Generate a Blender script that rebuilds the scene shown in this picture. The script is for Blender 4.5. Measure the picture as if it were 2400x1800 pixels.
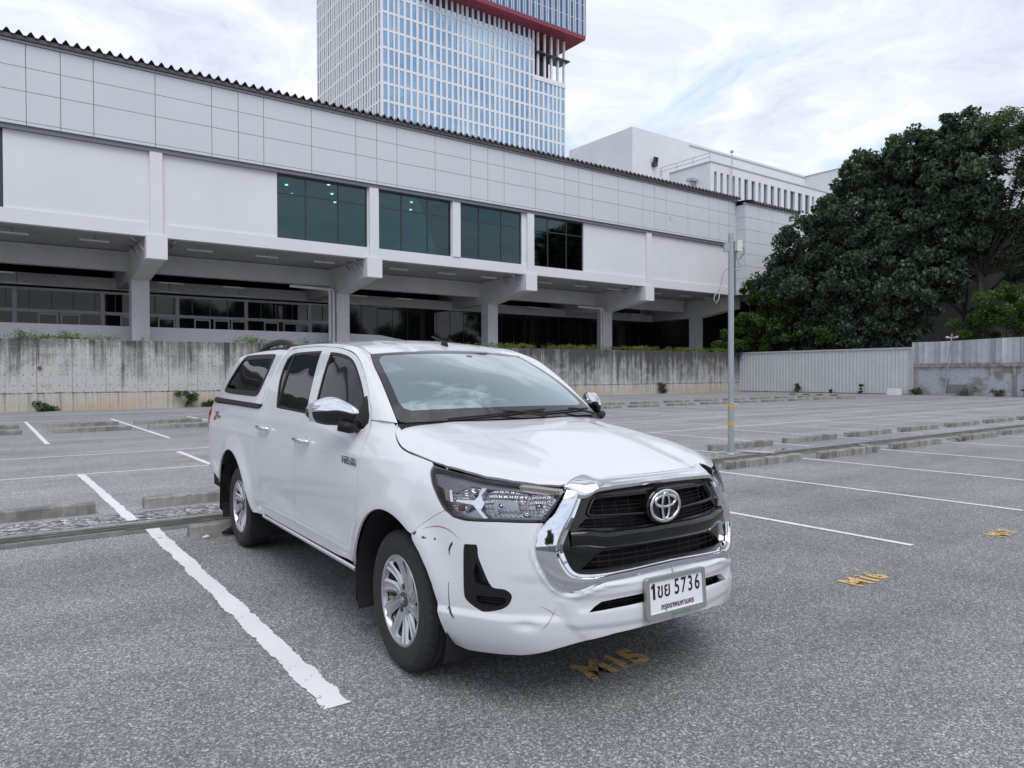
import bpy, bmesh, math, random
import numpy as np
from mathutils import Vector, Matrix
from mathutils.geometry import delaunay_2d_cdt
R = math.radians
SC = bpy.context.scene
for o in list(bpy.data.objects): bpy.data.objects.remove(o)

# ---------------------------------------------------------------- camera
# world: X runs along the retaining wall, Y away from the camera, metres
CAM_H = 1.433
yaw, pitch, roll = .634207, .0128954, -.00282928
fwd = Vector((math.sin(yaw)*math.cos(pitch), math.cos(yaw)*math.cos(pitch), -math.sin(pitch)))
rgt = Vector((math.cos(yaw), -math.sin(yaw), 0)); upv = rgt.cross(fwd)
r2 = rgt*math.cos(roll)+upv*math.sin(roll); u2 = upv*math.cos(roll)-rgt*math.sin(roll)
cd = bpy.data.cameras.new('camera'); cam = bpy.data.objects.new('camera', cd); SC.collection.objects.link(cam)
cam.matrix_world = Matrix(((r2.x,u2.x,-fwd.x,0),(r2.y,u2.y,-fwd.y,0),(r2.z,u2.z,-fwd.z,CAM_H),(0,0,0,1)))
cd.sensor_width = 36; cd.lens = 36*1693.48/2400; cd.clip_start = .05; cd.clip_end = 3000
SC.camera = cam

# ---------------------------------------------------------------- light
SUN_EL, SUN_AZ = 58.0, 200.0      # degrees; azimuth measured from +Y towards +X
sd = bpy.data.lights.new('sun', 'SUN'); so = bpy.data.objects.new('sun', sd); SC.collection.objects.link(so)
sd.energy = 1.2; sd.angle = R(40); sd.color = (1, .985, .965)
sv = Vector((math.sin(R(SUN_AZ))*math.cos(R(SUN_EL)), math.cos(R(SUN_AZ))*math.cos(R(SUN_EL)), math.sin(R(SUN_EL))))
so.rotation_euler = sv.to_track_quat('Z', 'Y').to_euler()
SC.view_settings.view_transform = 'Standard'; SC.view_settings.look = 'None'
SC.view_settings.exposure = 0.64; SC.view_settings.gamma = 1

class NT:
    """small node-tree helper"""
    def __init__(s, tree): s.t = tree; s.n = tree.nodes; s.l = tree.links
    def new(s, ty, **k):
        n = s.n.new(ty)
        for a, b in k.items(): setattr(n, a, b)
        return n
    def put(s, sock, v):
        if isinstance(v, bpy.types.NodeSocket): s.l.new(v, sock)
        elif isinstance(v, bpy.types.Node): s.l.new(v.outputs[0], sock)
        elif v is not None:
            if isinstance(v, (tuple, list)) and len(v) == 3 and sock.type == 'RGBA': v = (*v, 1)
            sock.default_value = v
    def m(s, op, a, b=None, c=None, clamp=False):
        n = s.new('ShaderNodeMath', operation=op, use_clamp=clamp)
        for i, v in enumerate((a, b, c)):
            if v is not None: s.put(n.inputs[i], v)
        return n.outputs[0]
    def vm(s, op, a, b=None):
        n = s.new('ShaderNodeVectorMath', operation=op); s.put(n.inputs[0], a)
        if b is not None: s.put(n.inputs[1], b)
        return n.outputs[0]
    def mix(s, f, a, b, mode='MIX'):
        n = s.new('ShaderNodeMix', data_type='RGBA', blend_type=mode); s.put(n.inputs[0], f)
        s.put(n.inputs[6], a); s.put(n.inputs[7], b); return n.outputs[2]
    def noise(s, vec, scale, detail=4, rough=.55, dist=0):
        n = s.new('ShaderNodeTexNoise'); s.put(n.inputs['Vector'], vec); n.inputs['Scale'].default_value = scale
        n.inputs['Detail'].default_value = detail; n.inputs['Roughness'].default_value = rough; n.inputs['Distortion'].default_value = dist
        return n.outputs['Fac']
    def vor(s, vec, scale, feat='F1', out='Distance', rnd=1):
        n = s.new('ShaderNodeTexVoronoi', feature=feat); s.put(n.inputs['Vector'], vec); n.inputs['Scale'].default_value = scale
        n.inputs['Randomness'].default_value = rnd; return n.outputs[out]
    def ramp(s, f, *st):
        n = s.new('ShaderNodeValToRGB'); s.put(n.inputs[0], f); e = n.color_ramp.elements
        while len(e) < len(st): e.new(.5)
        for i, (p, c) in enumerate(st):
            e[i].position = p; e[i].color = (*c, 1) if isinstance(c, tuple) else (c, c, c, 1)
        return n.outputs[0]
    def xyz(s, v):
        n = s.new('ShaderNodeSeparateXYZ'); s.put(n.inputs[0], v); return n.outputs
    def comb(s, x, y, z):
        n = s.new('ShaderNodeCombineXYZ')
        for i, v in enumerate((x, y, z)): s.put(n.inputs[i], v)
        return n.outputs[0]
    def mapr(s, v, a, b, c=0, d=1):
        n = s.new('ShaderNodeMapRange'); s.put(n.inputs[0], v)
        for i, q in enumerate((a, b, c, d)): n.inputs[i+1].default_value = q
        return n.outputs[0]

# ---------------------------------------------------------------- sky (world)
W = bpy.data.worlds.new('World'); SC.world = W; W.use_nodes = True
N = NT(W.node_tree); N.n.clear()
out = N.new('ShaderNodeOutputWorld'); bg = N.new('ShaderNodeBackground'); N.l.new(bg.outputs[0], out.inputs[0])
sky = N.new('ShaderNodeTexSky', sky_type='NISHITA'); sky.sun_disc = False
sky.sun_elevation = R(SUN_EL); sky.sun_rotation = R(SUN_AZ); sky.dust_density = 1.5
tc = N.new('ShaderNodeTexCoord'); d = N.vm('NORMALIZE', tc.outputs['Generated']); dx, dy, dz = N.xyz(d)
zz = N.m('ADD', N.m('MAXIMUM', dz, 0.0), .14)
pl = N.comb(N.m('DIVIDE', dx, zz), N.m('DIVIDE', dy, zz), .37)
warp = N.noise(pl, 1.1, 3); pw = N.vm('ADD', pl, N.comb(N.m('MULTIPLY', warp, .9), N.m('MULTIPLY', warp, -.5), 0.))
n1 = N.noise(pw, 1.5, 9, .6, .35); n2 = N.noise(pw, 3.4, 8, .66, .3); n3 = N.noise(pl, .6, 4, .5)
cov = N.mapr(N.m('ADD', N.m('MULTIPLY', n1, .7), N.m('MULTIPLY', n3, .45)), .44, .56)      # cloud cover
thick = N.mapr(N.m('ADD', N.m('MULTIPLY', n2, .55), N.m('MULTIPLY', n1, .5)), .44, .62)
hi = N.mapr(dz, .45, .85); pl2 = N.comb(N.m('MULTIPLY', dx, 1.0), N.m('MULTIPLY', dy, 1.0), 1.9)
n4 = N.noise(N.vm('ADD', pl2, N.comb(N.m('MULTIPLY', N.noise(pl2, 2.0, 3), .8), N.m('MULTIPLY', n2, .25), 0.)), 3.2, 8, .62, .6)
thick = N.m('ADD', thick, N.m('MULTIPLY', hi, N.mapr(n4, .40, .62, -.3, 1.0)), clamp=True)
cov = N.m('ADD', cov, hi, clamp=True)
cloud = N.mix(thick, (6.45, 6.75, 7.5), N.mix(hi, (4.7, 5.05, 5.95), (2.7, 3.0, 3.5)))
blue = N.mix(.85, sky.outputs[0], (3.6, 4.9, 7.0))
col = N.mix(cov, blue, cloud)
dark = N.mix(N.mapr(dz, -.02, .0), (1.6, 1.65, 1.8), col)
N.l.new(dark, bg.inputs[0]); bg.inputs[1].default_value = .10
W.cycles.sampling_method = 'MANUAL'; W.cycles.sample_map_resolution = 512
# ---------------------------------------------------------------- materials
def mat(name, base=(.5,.5,.5), rough=.5, metal=0, spec=None, coat=0, ior=None, build=None):
    m = bpy.data.materials.new(name); m.use_nodes = True; t = NT(m.node_tree); b = t.n['Principled BSDF']
    b.inputs['Base Color'].default_value = (*base, 1); b.inputs['Roughness'].default_value = rough; b.inputs['Metallic'].default_value = metal
    if spec is not None: b.inputs['Specular IOR Level'].default_value = spec
    if ior: b.inputs['IOR'].default_value = ior
    b.inputs['Coat Weight'].default_value = coat; b.inputs['Coat Roughness'].default_value = .03
    if build:
        g = t.new('ShaderNodeTexCoord'); build(t, b, g.outputs['Object'])
    return m
def bump(t, b, h, dist, strength=1.0):
    n = t.new('ShaderNodeBump'); n.inputs['Strength'].default_value = strength; n.inputs['Distance'].default_value = dist
    t.put(n.inputs['Height'], h); t.l.new(n.outputs[0], b.inputs['Normal'])
def stained(base, amt=.12, sc=1.3, streak=.0, rough=.7):
    def f(t, b, v):
        n = t.noise(v, sc, 6, .6); k = t.mapr(n, .3, .7, 1-amt, 1.0)
        if streak:
            x, y, z = t.xyz(v); s = t.noise(t.comb(t.m('MULTIPLY', x, 3.5), t.m('MULTIPLY', y, 3.5), t.m('MULTIPLY', z, .18)), 1.0, 5, .65)
            k = t.m('MULTIPLY', k, t.mapr(s, .38, .62, 1-streak, 1.0))
        c = t.mix(1.0, base, t.comb(k, k, k), 'MULTIPLY'); t.put(b.inputs['Base Color'], c); b.inputs['Roughness'].default_value = rough
    return f
M = {}
def asphalt(t, b, v):
    st = t.vor(v, 125, 'F1', 'Color'); sx, sy, sz = t.xyz(st)
    st2 = t.vor(v, 230, 'F1', 'Color'); qx, qy, qz = t.xyz(st2)
    big = t.noise(v, .35, 5, .6); mid = t.noise(v, 2.2, 5, .6); fine = t.noise(v, 45, 3, .7)
    g = t.ramp(sx, (0, .065), (.35, .12), (.62, .21), (.85, .38), (1, .75))
    g2 = t.ramp(qx, (0, .09), (.5, .20), (.9, .38), (1, .58))
    c = t.mix(.45, g, g2)
    warm = t.mix(t.m('MULTIPLY', sy, .55), (1, 1, 1.04), (1.05, 1.0, .93)); c = t.mix(1, c, warm, 'MULTIPLY')
    k = t.m('MULTIPLY', t.mapr(big, .3, .7, .86, 1.1), t.mapr(mid, .3, .7, .9, 1.08))
    # worn lighter tracks running across the bays
    x, y, z = t.xyz(v); tr = t.noise(t.comb(t.m('MULTIPLY', x, .12), t.m('MULTIPLY', y, .9), 0.), 1.0, 4, .55)
    k = t.m('MULTIPLY', k, t.mapr(tr, .35, .65, .86, 1.14))
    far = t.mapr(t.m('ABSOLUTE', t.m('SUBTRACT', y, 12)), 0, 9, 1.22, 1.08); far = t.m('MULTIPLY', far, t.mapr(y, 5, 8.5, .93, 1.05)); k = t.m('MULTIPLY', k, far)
    c = t.mix(1, c, t.comb(t.m('MULTIPLY', k, .97), k, t.m('MULTIPLY', k, 1.02)), 'MULTIPLY')
    stain = t.mapr(t.noise(v, .55, 6, .65), .66, .74); c = t.mix(t.m('MULTIPLY', stain, .3), c, (.07, .07, .07))
    t.put(b.inputs['Base Color'], c); b.inputs['Roughness'].default_value = .82; b.inputs['Specular IOR Level'].default_value = .3
    bump(t, b, t.m('ADD', t.m('MULTIPLY', st, .6), t.m('MULTIPLY', fine, .4)), .006, .5)
M['asphalt'] = mat('asphalt', build=asphalt)
def gravel(t, b, v):
    st = t.vor(v, 26, 'F1', 'Color'); x, y, z = t.xyz(st); d = t.vor(v, 26)
    c = t.ramp(x, (0, .06), (.4, .18), (.8, .36), (1, .6)); t.put(b.inputs['Base Color'], c); b.inputs['Roughness'].default_value = .85
    bump(t, b, t.m('SUBTRACT', 1., d), .02, .8)
M['gravel'] = mat('gravel', build=gravel)
def paint(base, wear=.5):
    def f(t, b, v):  # worn through to the asphalt
        n = t.noise(v, 9, 7, .75); n2 = t.noise(v, 38, 4, .7); k = t.mapr(t.m('ADD', t.m('MULTIPLY', n, .6), t.m('MULTIPLY', n2, .4)), wear-.02, wear+.03)
        dirt = t.mapr(t.noise(v, 1.4, 5), .3, .7, .86, 1.0)
        c = t.mix(1, base, t.comb(dirt, dirt, dirt), 'MULTIPLY'); t.put(b.inputs['Base Color'], c); b.inputs['Roughness'].default_value = .7
        tr = t.new('ShaderNodeBsdfTransparent'); mx = t.new('ShaderNodeMixShader'); t.l.new(k, mx.inputs[0]); t.l.new(tr.outputs[0], mx.inputs[1]); t.l.new(b.outputs[0], mx.inputs[2])
        t.l.new(mx.outputs[0], t.n['Material Output'].inputs[0]); bump(t, b, n2, .003, .4)
    return f
M['line_paint'] = mat('line_paint', build=paint((.80,.80,.82), .385))
M['line_thin'] = mat('line_paint_thin', build=paint((.78,.78,.80), .40))
M['orange_paint'] = mat('orange_paint', build=paint((.72,.47,.20), .45))
def retaining(t, b, v):
    x, y, z = t.xyz(v)
    s1 = t.noise(t.comb(t.m('MULTIPLY', x, 2.6), 0., t.m('MULTIPLY', z, .13)), 1.0, 7, .72)
    s2 = t.noise(t.comb(t.m('MULTIPLY', x, 9), 0., t.m('MULTIPLY', z, .35)), 1.0, 5, .7)
    blot = t.noise(v, .8, 8, .7, 1.0); fine = t.noise(v, 14, 5, .7)
    h = t.mapr(z, .6, 2.9)
    low = t.noise(t.comb(t.m('MULTIPLY', x, .09), 0., 0.), 1., 3)
    dk = t.m('ADD', t.m('ADD', t.m('MULTIPLY', s1, .55), t.m('MULTIPLY', s2, .28)), t.m('ADD', t.m('MULTIPLY', blot, .34), t.m('MULTIPLY', h, .19)))
    dk = t.m('ADD', dk, t.mapr(x, 8, 32, -.02, .045))
    dk = t.m('ADD', dk, t.mapr(low, .35, .65, -.05, .05))
    f = t.mapr(dk, .615, .80)
    c = t.mix(f, (.50,.50,.49), (.075,.075,.073)); edge_ = t.m('MULTIPLY', t.mapr(z, 2.55, 3.0), .55); c = t.mix(t.m('MULTIPLY', edge_, t.mapr(s2, .35, .6)), c, (.05,.05,.05)); jl = t.mapr(t.m('ABSOLUTE', t.m('SUBTRACT', z, t.m('ADD', .715, t.m('MULTIPLY', t.m('SUBTRACT', blot, .5), .12)))), .012, .06, 1, 0); c = t.mix(t.m('MULTIPLY', jl, t.mapr(s2, .4, .55, .35, .95)), c, (.045,.045,.043))
    c = t.mix(t.mapr(fine, .52, .62), c, t.mix(.25, c, (.05,.05,.05)))
    cr = t.mapr(t.m('ABSOLUTE', t.m('SUBTRACT', t.noise(v, .8, 6, .6, 1.2), .5)), .0, .006, 1, 0); c = t.mix(t.m('MULTIPLY', cr, .5), c, (.06,.06,.06))
    jx = t.m('PINGPONG', x, .62); j = t.m('LESS_THAN', jx, .011); c = t.mix(t.m('MULTIPLY', j, .75), c, (.07,.07,.07))
    # tie holes
    hx = t.m('SUBTRACT', t.m('PINGPONG', t.m('ADD', x, .3), .31), .155); hz = t.m('SUBTRACT', t.m('PINGPONG', z, .42), .2)
    hd = t.m('SQRT', t.m('ADD', t.m('MULTIPLY', hx, hx), t.m('MULTIPLY', hz, hz))); c = t.mix(t.m('MULTIPLY', t.m('LESS_THAN', hd, .028), .65), c, (.06,.06,.06))
    # ochre mineral stain near the foot
    st = t.m('MULTIPLY', t.mapr(z, .62, .12), t.mapr(t.noise(t.comb(t.m('MULTIPLY', x, .4), 0., t.m('MULTIPLY', z, 1.2)), 1., 4), .38, .6))
    low2 = t.m('LESS_THAN', z, .70)
    c = t.mix(t.m('MULTIPLY', low2, .55), c, (.50,.46,.38)); c = t.mix(t.m('MULTIPLY', st, .75), c, (.52,.36,.22))
    wet = t.m('MULTIPLY', low2, t.mapr(s2, .52, .6)); c = t.mix(t.m('MULTIPLY', wet, .5), c, (.12,.11,.10))
    t.put(b.inputs['Base Color'], c); b.inputs['Roughness'].default_value = .9; bump(t, b, t.m('ADD', blot, fine), .02, .5)
M['retaining'] = mat('stained_concrete', build=retaining)
def oldconc(t, b, v):
    n = t.noise(v, 3.5, 7, .68); x, y, z = t.xyz(v); s = t.noise(t.comb(t.m('MULTIPLY', x, 9), t.m('MULTIPLY', y, 9), t.m('MULTIPLY', z, 2.5)), 1.0, 5, .7)
    f = t.mapr(t.m('ADD', t.m('MULTIPLY', n, .5), t.m('MULTIPLY', s, .5)), .42, .64); c = t.mix(f, (.34,.33,.31), (.075,.075,.07))
    t.put(b.inputs['Base Color'], c); b.inputs['Roughness'].default_value = .9; bump(t, b, n, .01, .5)
M['stop'] = mat('weathered_concrete', build=oldconc)
M['stop_clean'] = mat('pale_concrete', build=stained((.40,.39,.36), .55, 5, .45, .88))
M['drain'] = mat('drain_concrete', build=stained((.20,.20,.195), .5, 5, .3, .9))
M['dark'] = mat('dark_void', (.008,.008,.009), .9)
M['white_wall'] = mat('white_render', build=stained((.74,.745,.765), .07, .35, .012, .75))
M['beam'] = mat('painted_beam', build=stained((.64,.64,.65), .16, .6, .04, .75))
M['cladding'] = mat('metal_cladding', build=stained((.62,.635,.67), .05, .25, .012, .38))
M['joint'] = mat('cladding_joint', (.20,.21,.23), .6)
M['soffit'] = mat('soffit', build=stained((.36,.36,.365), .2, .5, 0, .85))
M['tile'] = mat('roof_sheet', build=stained((.11,.11,.115), .3, 2, 0, .75))
M['gutter'] = mat('gutter_metal', (.42,.43,.45), .45)
M['frame_dark'] = mat('dark_frame', (.03,.04,.042), .35)
M['alu'] = mat('aluminium_frame', (.42,.43,.44), .4)
M['blackglass'] = mat('black_glass', (.006,.007,.008), .04, ior=1.5)
def tglass(t, b, v):
    b.inputs['Base Color'].default_value = (.02,.05,.05,1); b.inputs['Roughness'].default_value = .02
    g = t.new('ShaderNodeBsdfGlossy'); g.inputs[0].default_value = (.55,.80,.80,1); g.inputs[1].default_value = .015
    tr = t.new('ShaderNodeBsdfTransparent'); tr.inputs[0].default_value = (.22,.33,.33,1)
    fr = t.new('ShaderNodeFresnel'); fr.inputs[0].default_value = 1.9; mx = t.new('ShaderNodeMixShader')
    t.l.new(fr.outputs[0], mx.inputs[0]); t.l.new(tr.outputs[0], mx.inputs[1]); t.l.new(g.outputs[0], mx.inputs[2]); t.l.new(mx.outputs[0], t.n['Material Output'].inputs[0])
M['tealglass'] = mat('teal_glass', build=tglass)
M['towerglass'] = mat('tower_glass', (.36,.54,.68), .03, 1.0)
def tg2(t, b, v):
    n = t.noise(v, .06, 5, .6); c = t.ramp(n, (.35, (.20,.34,.50)), (.65, (.42,.58,.70))); t.put(b.inputs['Base Color'], c)
    w = t.noise(v, .25, 2); bump(t, b, w, .05, .3)
M['towerglass'] = mat('tower_glass', (.36,.54,.68), .03, 1.0, build=tg2)
M['towerglass_side'] = mat('tower_glass_side', (.20,.24,.28), .05, .9)
M['crown_glass'] = mat('crown_glass', (.10,.22,.40), .04, 1.0)
M['tower_frame'] = mat('tower_frame', (.76,.76,.78), .5)
M['red'] = mat('red_soffit', (.27,.035,.055), .6)
M['lamp_white'] = mat('lamp_body', (.55,.55,.55), .5)
def emis(t, b, v): b.inputs['Emission Color'].default_value = (1,.96,.9,1); b.inputs['Emission Strength'].default_value = 9
M['lamp_on'] = mat('ceiling_lamp_lit', build=emis)
M['interior'] = mat('interior_wall', (.26,.28,.28), .8)
M['corr_pale'] = mat('pale_corrugated', build=stained((.56,.57,.58), .10, 1.2, .04, .5))
def strips(t, b, v):
    x, y, z = t.xyz(v); s = t.noise(t.comb(0., t.m('MULTIPLY', t.m('ROUND', t.m('MULTIPLY', y, 3.1)), 7.3), 0.), 1., 1)
    c = t.ramp(s, (.3, (.24,.26,.29)), (.5, (.44,.46,.50)), (.68, (.62,.64,.68))); n = t.noise(v, 2, 5); c = t.mix(t.m('MULTIPLY', t.mapr(n, .45, .7), .4), c, (.2,.2,.2))
    t.put(b.inputs['Base Color'], c); b.inputs['Roughness'].default_value = .5
M['corr_grey'] = mat('grey_corrugated', build=strips)
def blockw(t, b, v):
    x, y, z = t.xyz(v); br = t.new('ShaderNodeTexBrick'); t.put(br.inputs['Vector'], t.comb(y, z, 0.)); br.inputs['Scale'].default_value = 2.4
    br.inputs['Color1'].default_value = (.40,.42,.46,1); br.inputs['Color2'].default_value = (.33,.35,.39,1); br.inputs['Mortar'].default_value = (.46,.47,.50,1); br.inputs['Mortar Size'].default_value = .03
    n = t.noise(v, .9, 7, .65, .5); c = t.mix(t.mapr(n, .5, .62), br.outputs[0], (.22,.21,.19)); n2 = t.noise(v, 5, 5, .7); c = t.mix(t.m('MULTIPLY', t.mapr(n2, .56, .66), .5), c, (.08,.08,.08))
    t.put(b.inputs['Base Color'], c); b.inputs['Roughness'].default_value = .9
M['blockwall'] = mat('block_wall', build=blockw)
M['coping'] = mat('mouldy_coping', build=oldconc)
def galv(t, b, v):
    n = t.vor(v, 60, 'F1', 'Color'); x, y, z = t.xyz(n); c = t.ramp(x, (0, (.30,.33,.36)), (1, (.42,.45,.48))); t.put(b.inputs['Base Color'], c); b.inputs['Roughness'].default_value = .5; b.inputs['Metallic'].default_value = .35
M['galv'] = mat('galvanised', build=galv)
M['tape'] = mat('yellow_tape', (.72,.36,.02), .5)
M['pvc_dark'] = mat('dark_cable', (.02,.025,.03), .5)
M['pvc_grey'] = mat('grey_conduit', (.35,.35,.35), .5)
M['cream'] = mat('cream_box', (.62,.66,.52), .5)
M['leafA'] = None
def leaf(c1, c2, c3):
    def f(t, b, v):
        oi = t.new('ShaderNodeTexCoord'); n = t.noise(v, .55, 3, .6); n2 = t.vor(v, 6.5, 'F1', 'Color'); x, y, z = t.xyz(n2)
        k = t.m('ADD', t.m('MULTIPLY', n, .6), t.m('MULTIPLY', x, .4)); c = t.ramp(k, (.3, c1), (.52, c2), (.78, c3)); t.put(b.inputs['Base Color'], c); b.inputs['Roughness'].default_value = .45
        b.inputs['Specular IOR Level'].default_value = .35
        tl = t.new('ShaderNodeBsdfTranslucent'); t.put(tl.inputs[0], t.mix(1, c, (1.3,1.5,.5), 'MULTIPLY')); mx = t.new('ShaderNodeMixShader'); mx.inputs[0].default_value = .22
        t.l.new(b.outputs[0], mx.inputs[1]); t.l.new(tl.outputs[0], mx.inputs[2]); t.l.new(mx.outputs[0], t.n['Material Output'].inputs[0])
    return f
M['leaf_dark'] = mat('leaf_dark', build=leaf((.035,.055,.040), (.075,.112,.070), (.15,.20,.12)))
M['leaf_bright'] = mat('leaf_bright', build=leaf((.035,.070,.016), (.075,.135,.030), (.14,.22,.055)))
M['leaf_feather'] = mat('leaf_feather', build=leaf((.05,.08,.055), (.09,.135,.08), (.16,.22,.13)))
M['leaf_lime'] = mat('leaf_lime', build=leaf((.06,.10,.02), (.14,.20,.04), (.26,.31,.09)))
M['bark'] = mat('bark', build=stained((.15,.13,.11), .5, 6, .3, .9))

# ---------------------------------------------------------------- mesh helpers
def prop(o, label=None, cat=None, group=None, kind=None):
    if label: o['label'] = label
    if cat: o['category'] = cat
    if group: o['group'] = group
    if kind: o['kind'] = kind
    return o
def empty(name, loc=(0,0,0), rz=0, label=None, cat=None, group=None):
    o = bpy.data.objects.new(name, None); SC.collection.objects.link(o); o.location = loc; o.rotation_euler = (0,0,rz)
    return prop(o, label, cat, group)
class MB:
    def __init__(s): s.v = []; s.f = []; s.mi = []
    def add(s, vs, fs, mi=0):
        k = len(s.v); s.v += [tuple(p) for p in vs]; s.f += [tuple(i+k for i in f) for f in fs]; s.mi += [mi]*len(fs); return s
    def box(s, x0, x1, y0, y1, z0, z1, mi=0, rz=0, c=None):
        vs = [(x, y, z) for z in (z0, z1) for y in (y0, y1) for x in (x0, x1)]
        if rz:
            cx, cy = c or ((x0+x1)/2, (y0+y1)/2); ca, sa = math.cos(rz), math.sin(rz)
            vs = [(cx+(x-cx)*ca-(y-cy)*sa, cy+(x-cx)*sa+(y-cy)*ca, z) for x, y, z in vs]
        return s.add(vs, [(0,2,3,1),(4,5,7,6),(0,1,5,4),(2,6,7,3),(0,4,6,2),(1,3,7,5)], mi)
    def prism(s, poly, axis, a, b, mi=0):
        """poly: 2D points; extruded along axis (0,1,2) from a to b"""
        def P(p, t): return (t, p[0], p[1]) if axis == 0 else (p[0], t, p[1]) if axis == 1 else (p[0], p[1], t)
        n = len(poly); vs = [P(p, a) for p in poly]+[P(p, b) for p in poly]
        return s.add(vs, [tuple(range(n))[::-1], tuple(range(n, 2*n))]+[(i, (i+1) % n, n+(i+1) % n, n+i) for i in range(n)], mi)
    def tube(s, pts, r, n=8, mi=0, caps=True):
        pts = [Vector(p) for p in pts]; rr = r if isinstance(r, (list, tuple)) else [r]*len(pts); k = len(s.v); up = None; vs = []
        for i, p in enumerate(pts):
            t = (pts[min(i+1, len(pts)-1)]-pts[max(i-1, 0)]).normalized()
            if up is None: up = t.orthogonal().normalized()
            up = (up-t*up.dot(t)).normalized(); w = t.cross(up)
            vs += [p+(up*math.cos(2*math.pi*j/n)+w*math.sin(2*math.pi*j/n))*rr[i] for j in range(n)]
        fs = [(i*n+j, i*n+(j+1) % n, (i+1)*n+(j+1) % n, (i+1)*n+j) for i in range(len(pts)-1) for j in range(n)]
        if caps: fs += [tuple(range(n))[::-1], tuple((len(pts)-1)*n+j for j in range(n))]
        return s.add(vs, fs, mi)
    def grid(s, P, close_u=False, close_v=False, mi=0, flip=False):
        """P: array (nu, nv, 3)"""
        nu, nv = len(P), len(P[0]); vs = [tuple(P[i][j]) for i in range(nu) for j in range(nv)]; fs = []
        for i in range(nu if close_u else nu-1):
            for j in range(nv if close_v else nv-1):
                q = (i*nv+j, i*nv+(j+1) % nv, ((i+1) % nu)*nv+(j+1) % nv, ((i+1) % nu)*nv+j); fs.append(q[::-1] if flip else q)
        return s.add(vs, fs, mi)
    def obj(s, name, mats, parent=None, smooth=False, loc=(0,0,0), auto=None, bevel=0):
        me = bpy.data.meshes.new(name); me.from_pydata(s.v, [], s.f)
        if not isinstance(mats, (list, tuple)): mats = [mats]
        for m in mats: me.materials.append(m)
        if len(mats) > 1: me.polygons.foreach_set('material_index', s.mi)
        if smooth: me.polygons.foreach_set('use_smooth', [True]*len(me.polygons))
        if auto is not None: me.set_sharp_from_angle(angle=R(auto))
        me.update(); o = bpy.data.objects.new(name, me); SC.collection.objects.link(o); o.location = loc
        if parent: o.parent = parent
        if bevel:
            b = o.modifiers.new('bevel', 'BEVEL'); b.width = bevel; b.segments = 2; b.limit_method = 'ANGLE'
        return o
def boxo(name, m, dims, parent=None, **k): return MB().box(*dims).obj(name, m, parent, **k)
def text_mesh(name, body, size, m, parent, matrix, extrude=.001, sx=1.0, align='CENTER', bold=0.0):
    c = bpy.data.curves.new(name, 'FONT'); c.body = body; c.size = size; c.align_x = align; c.extrude = extrude; c.offset = bold; c.resolution_u = 6
    o = bpy.data.objects.new(name+'_tmp', c); SC.collection.objects.link(o); bpy.context.view_layer.update()
    me = bpy.data.meshes.new_from_object(o.evaluated_get(bpy.context.evaluated_depsgraph_get())); bpy.data.objects.remove(o)
    S = Matrix.Diagonal((sx, 1, 1, 1)); me.transform(matrix@S); me.materials.clear(); me.materials.append(m); me.name = name
    q = bpy.data.objects.new(name, me); SC.collection.objects.link(q)
    if parent: q.parent = parent
    return q
# ================================================================ ground
def sheet(name, m, x0, x1, y0, y1, z, kind='structure', n=1):
    o = MB().add([(x0,y0,z),(x1,y0,z),(x1,y1,z),(x0,y1,z)], [(0,1,2,3)]).obj(name, m); o['kind'] = kind; return o
sheet('ground', M['gravel'], -900, 900, -900, 1500, -.05)
# asphalt lot, split at the drain so that the slot is a real recess
lot = MB()
for y0, y1 in ((-60, 7.56), (7.64, 36.9)):
    lot.add([(-80,y0,0),(50.6,y0,0),(50.6,y1,0),(-80,y1,0)], [(0,1,2,3)])
lo = lot.obj('parking_lot', M['asphalt']); lo['kind'] = 'structure'
sheet('gravel_verge', M['gravel'], -80, 12.5, 7.92, 8.42, .004)
dr = MB(); dr.box(-80, 50, 7.53, 7.561, -.3, .022); dr.box(-80, 50, 7.639, 7.69, -.3, .020); dr.box(-80, 50, 7.56, 7.64, -.32, -.28)
x = 1.06
while x < 50: 
    L = random.Random(int(x*7)).uniform(1.2, 3.4)
    if random.Random(int(x*3)).random() < .6: dr.box(x, x+L, 7.48, 7.528, -.02, .012)
    x += L+.3
do = dr.obj('drain_channel', M['drain']); do['kind'] = 'structure'
sheet('drain_apron', M['drain'], -80, 50, 7.28, 7.475, .003)
sheet('drain_apron_back', M['drain'], -80, 50, 7.692, 7.80, .003)

# painted lines: ragged strips
rl = random.Random(5)
ORD = 'first second third fourth fifth sixth seventh eighth ninth tenth eleventh twelfth thirteenth fourteenth fifteenth sixteenth seventeenth eighteenth'.split()
def strip(name, x0, y0, x1, y1, w, m, label, group, z=.0045, rag=.006, step=.06):
    d = Vector((x1-x0, y1-y0)); L = d.length; d /= L; nx, ny = -d.y, d.x; n = max(2, int(L/step)); mb = MB(); vs = []
    a = b_ = 0; la = lb_ = 0; K = max(1, int(.12/step))
    for i in range(n+1):
        if i % K == 0: ta, tb2_ = rl.uniform(-rag, rag)*1.1, rl.uniform(-rag, rag)*1.1
        la += (ta-la)*.25; lb_ += (tb2_-lb_)*.25
        t = L*i/n; a = a*.25+rl.uniform(-rag, rag); b_ = b_*.25+rl.uniform(-rag, rag)
        for s_, j in ((-1, a*.6+la), (1, b_*.6+lb_)): vs.append((x0+d.x*t+nx*(s_*w/2+j), y0+d.y*t+ny*(s_*w/2+j), z))
    mb.add(vs, [(2*i, 2*i+1, 2*i+3, 2*i+2) for i in range(n)]); o = mb.obj(name, m)
    return prop(o, label, 'line marking', group)
G1, G2 = 'stall lines painted on the lot', 'long lines painted along the aisles'
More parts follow.
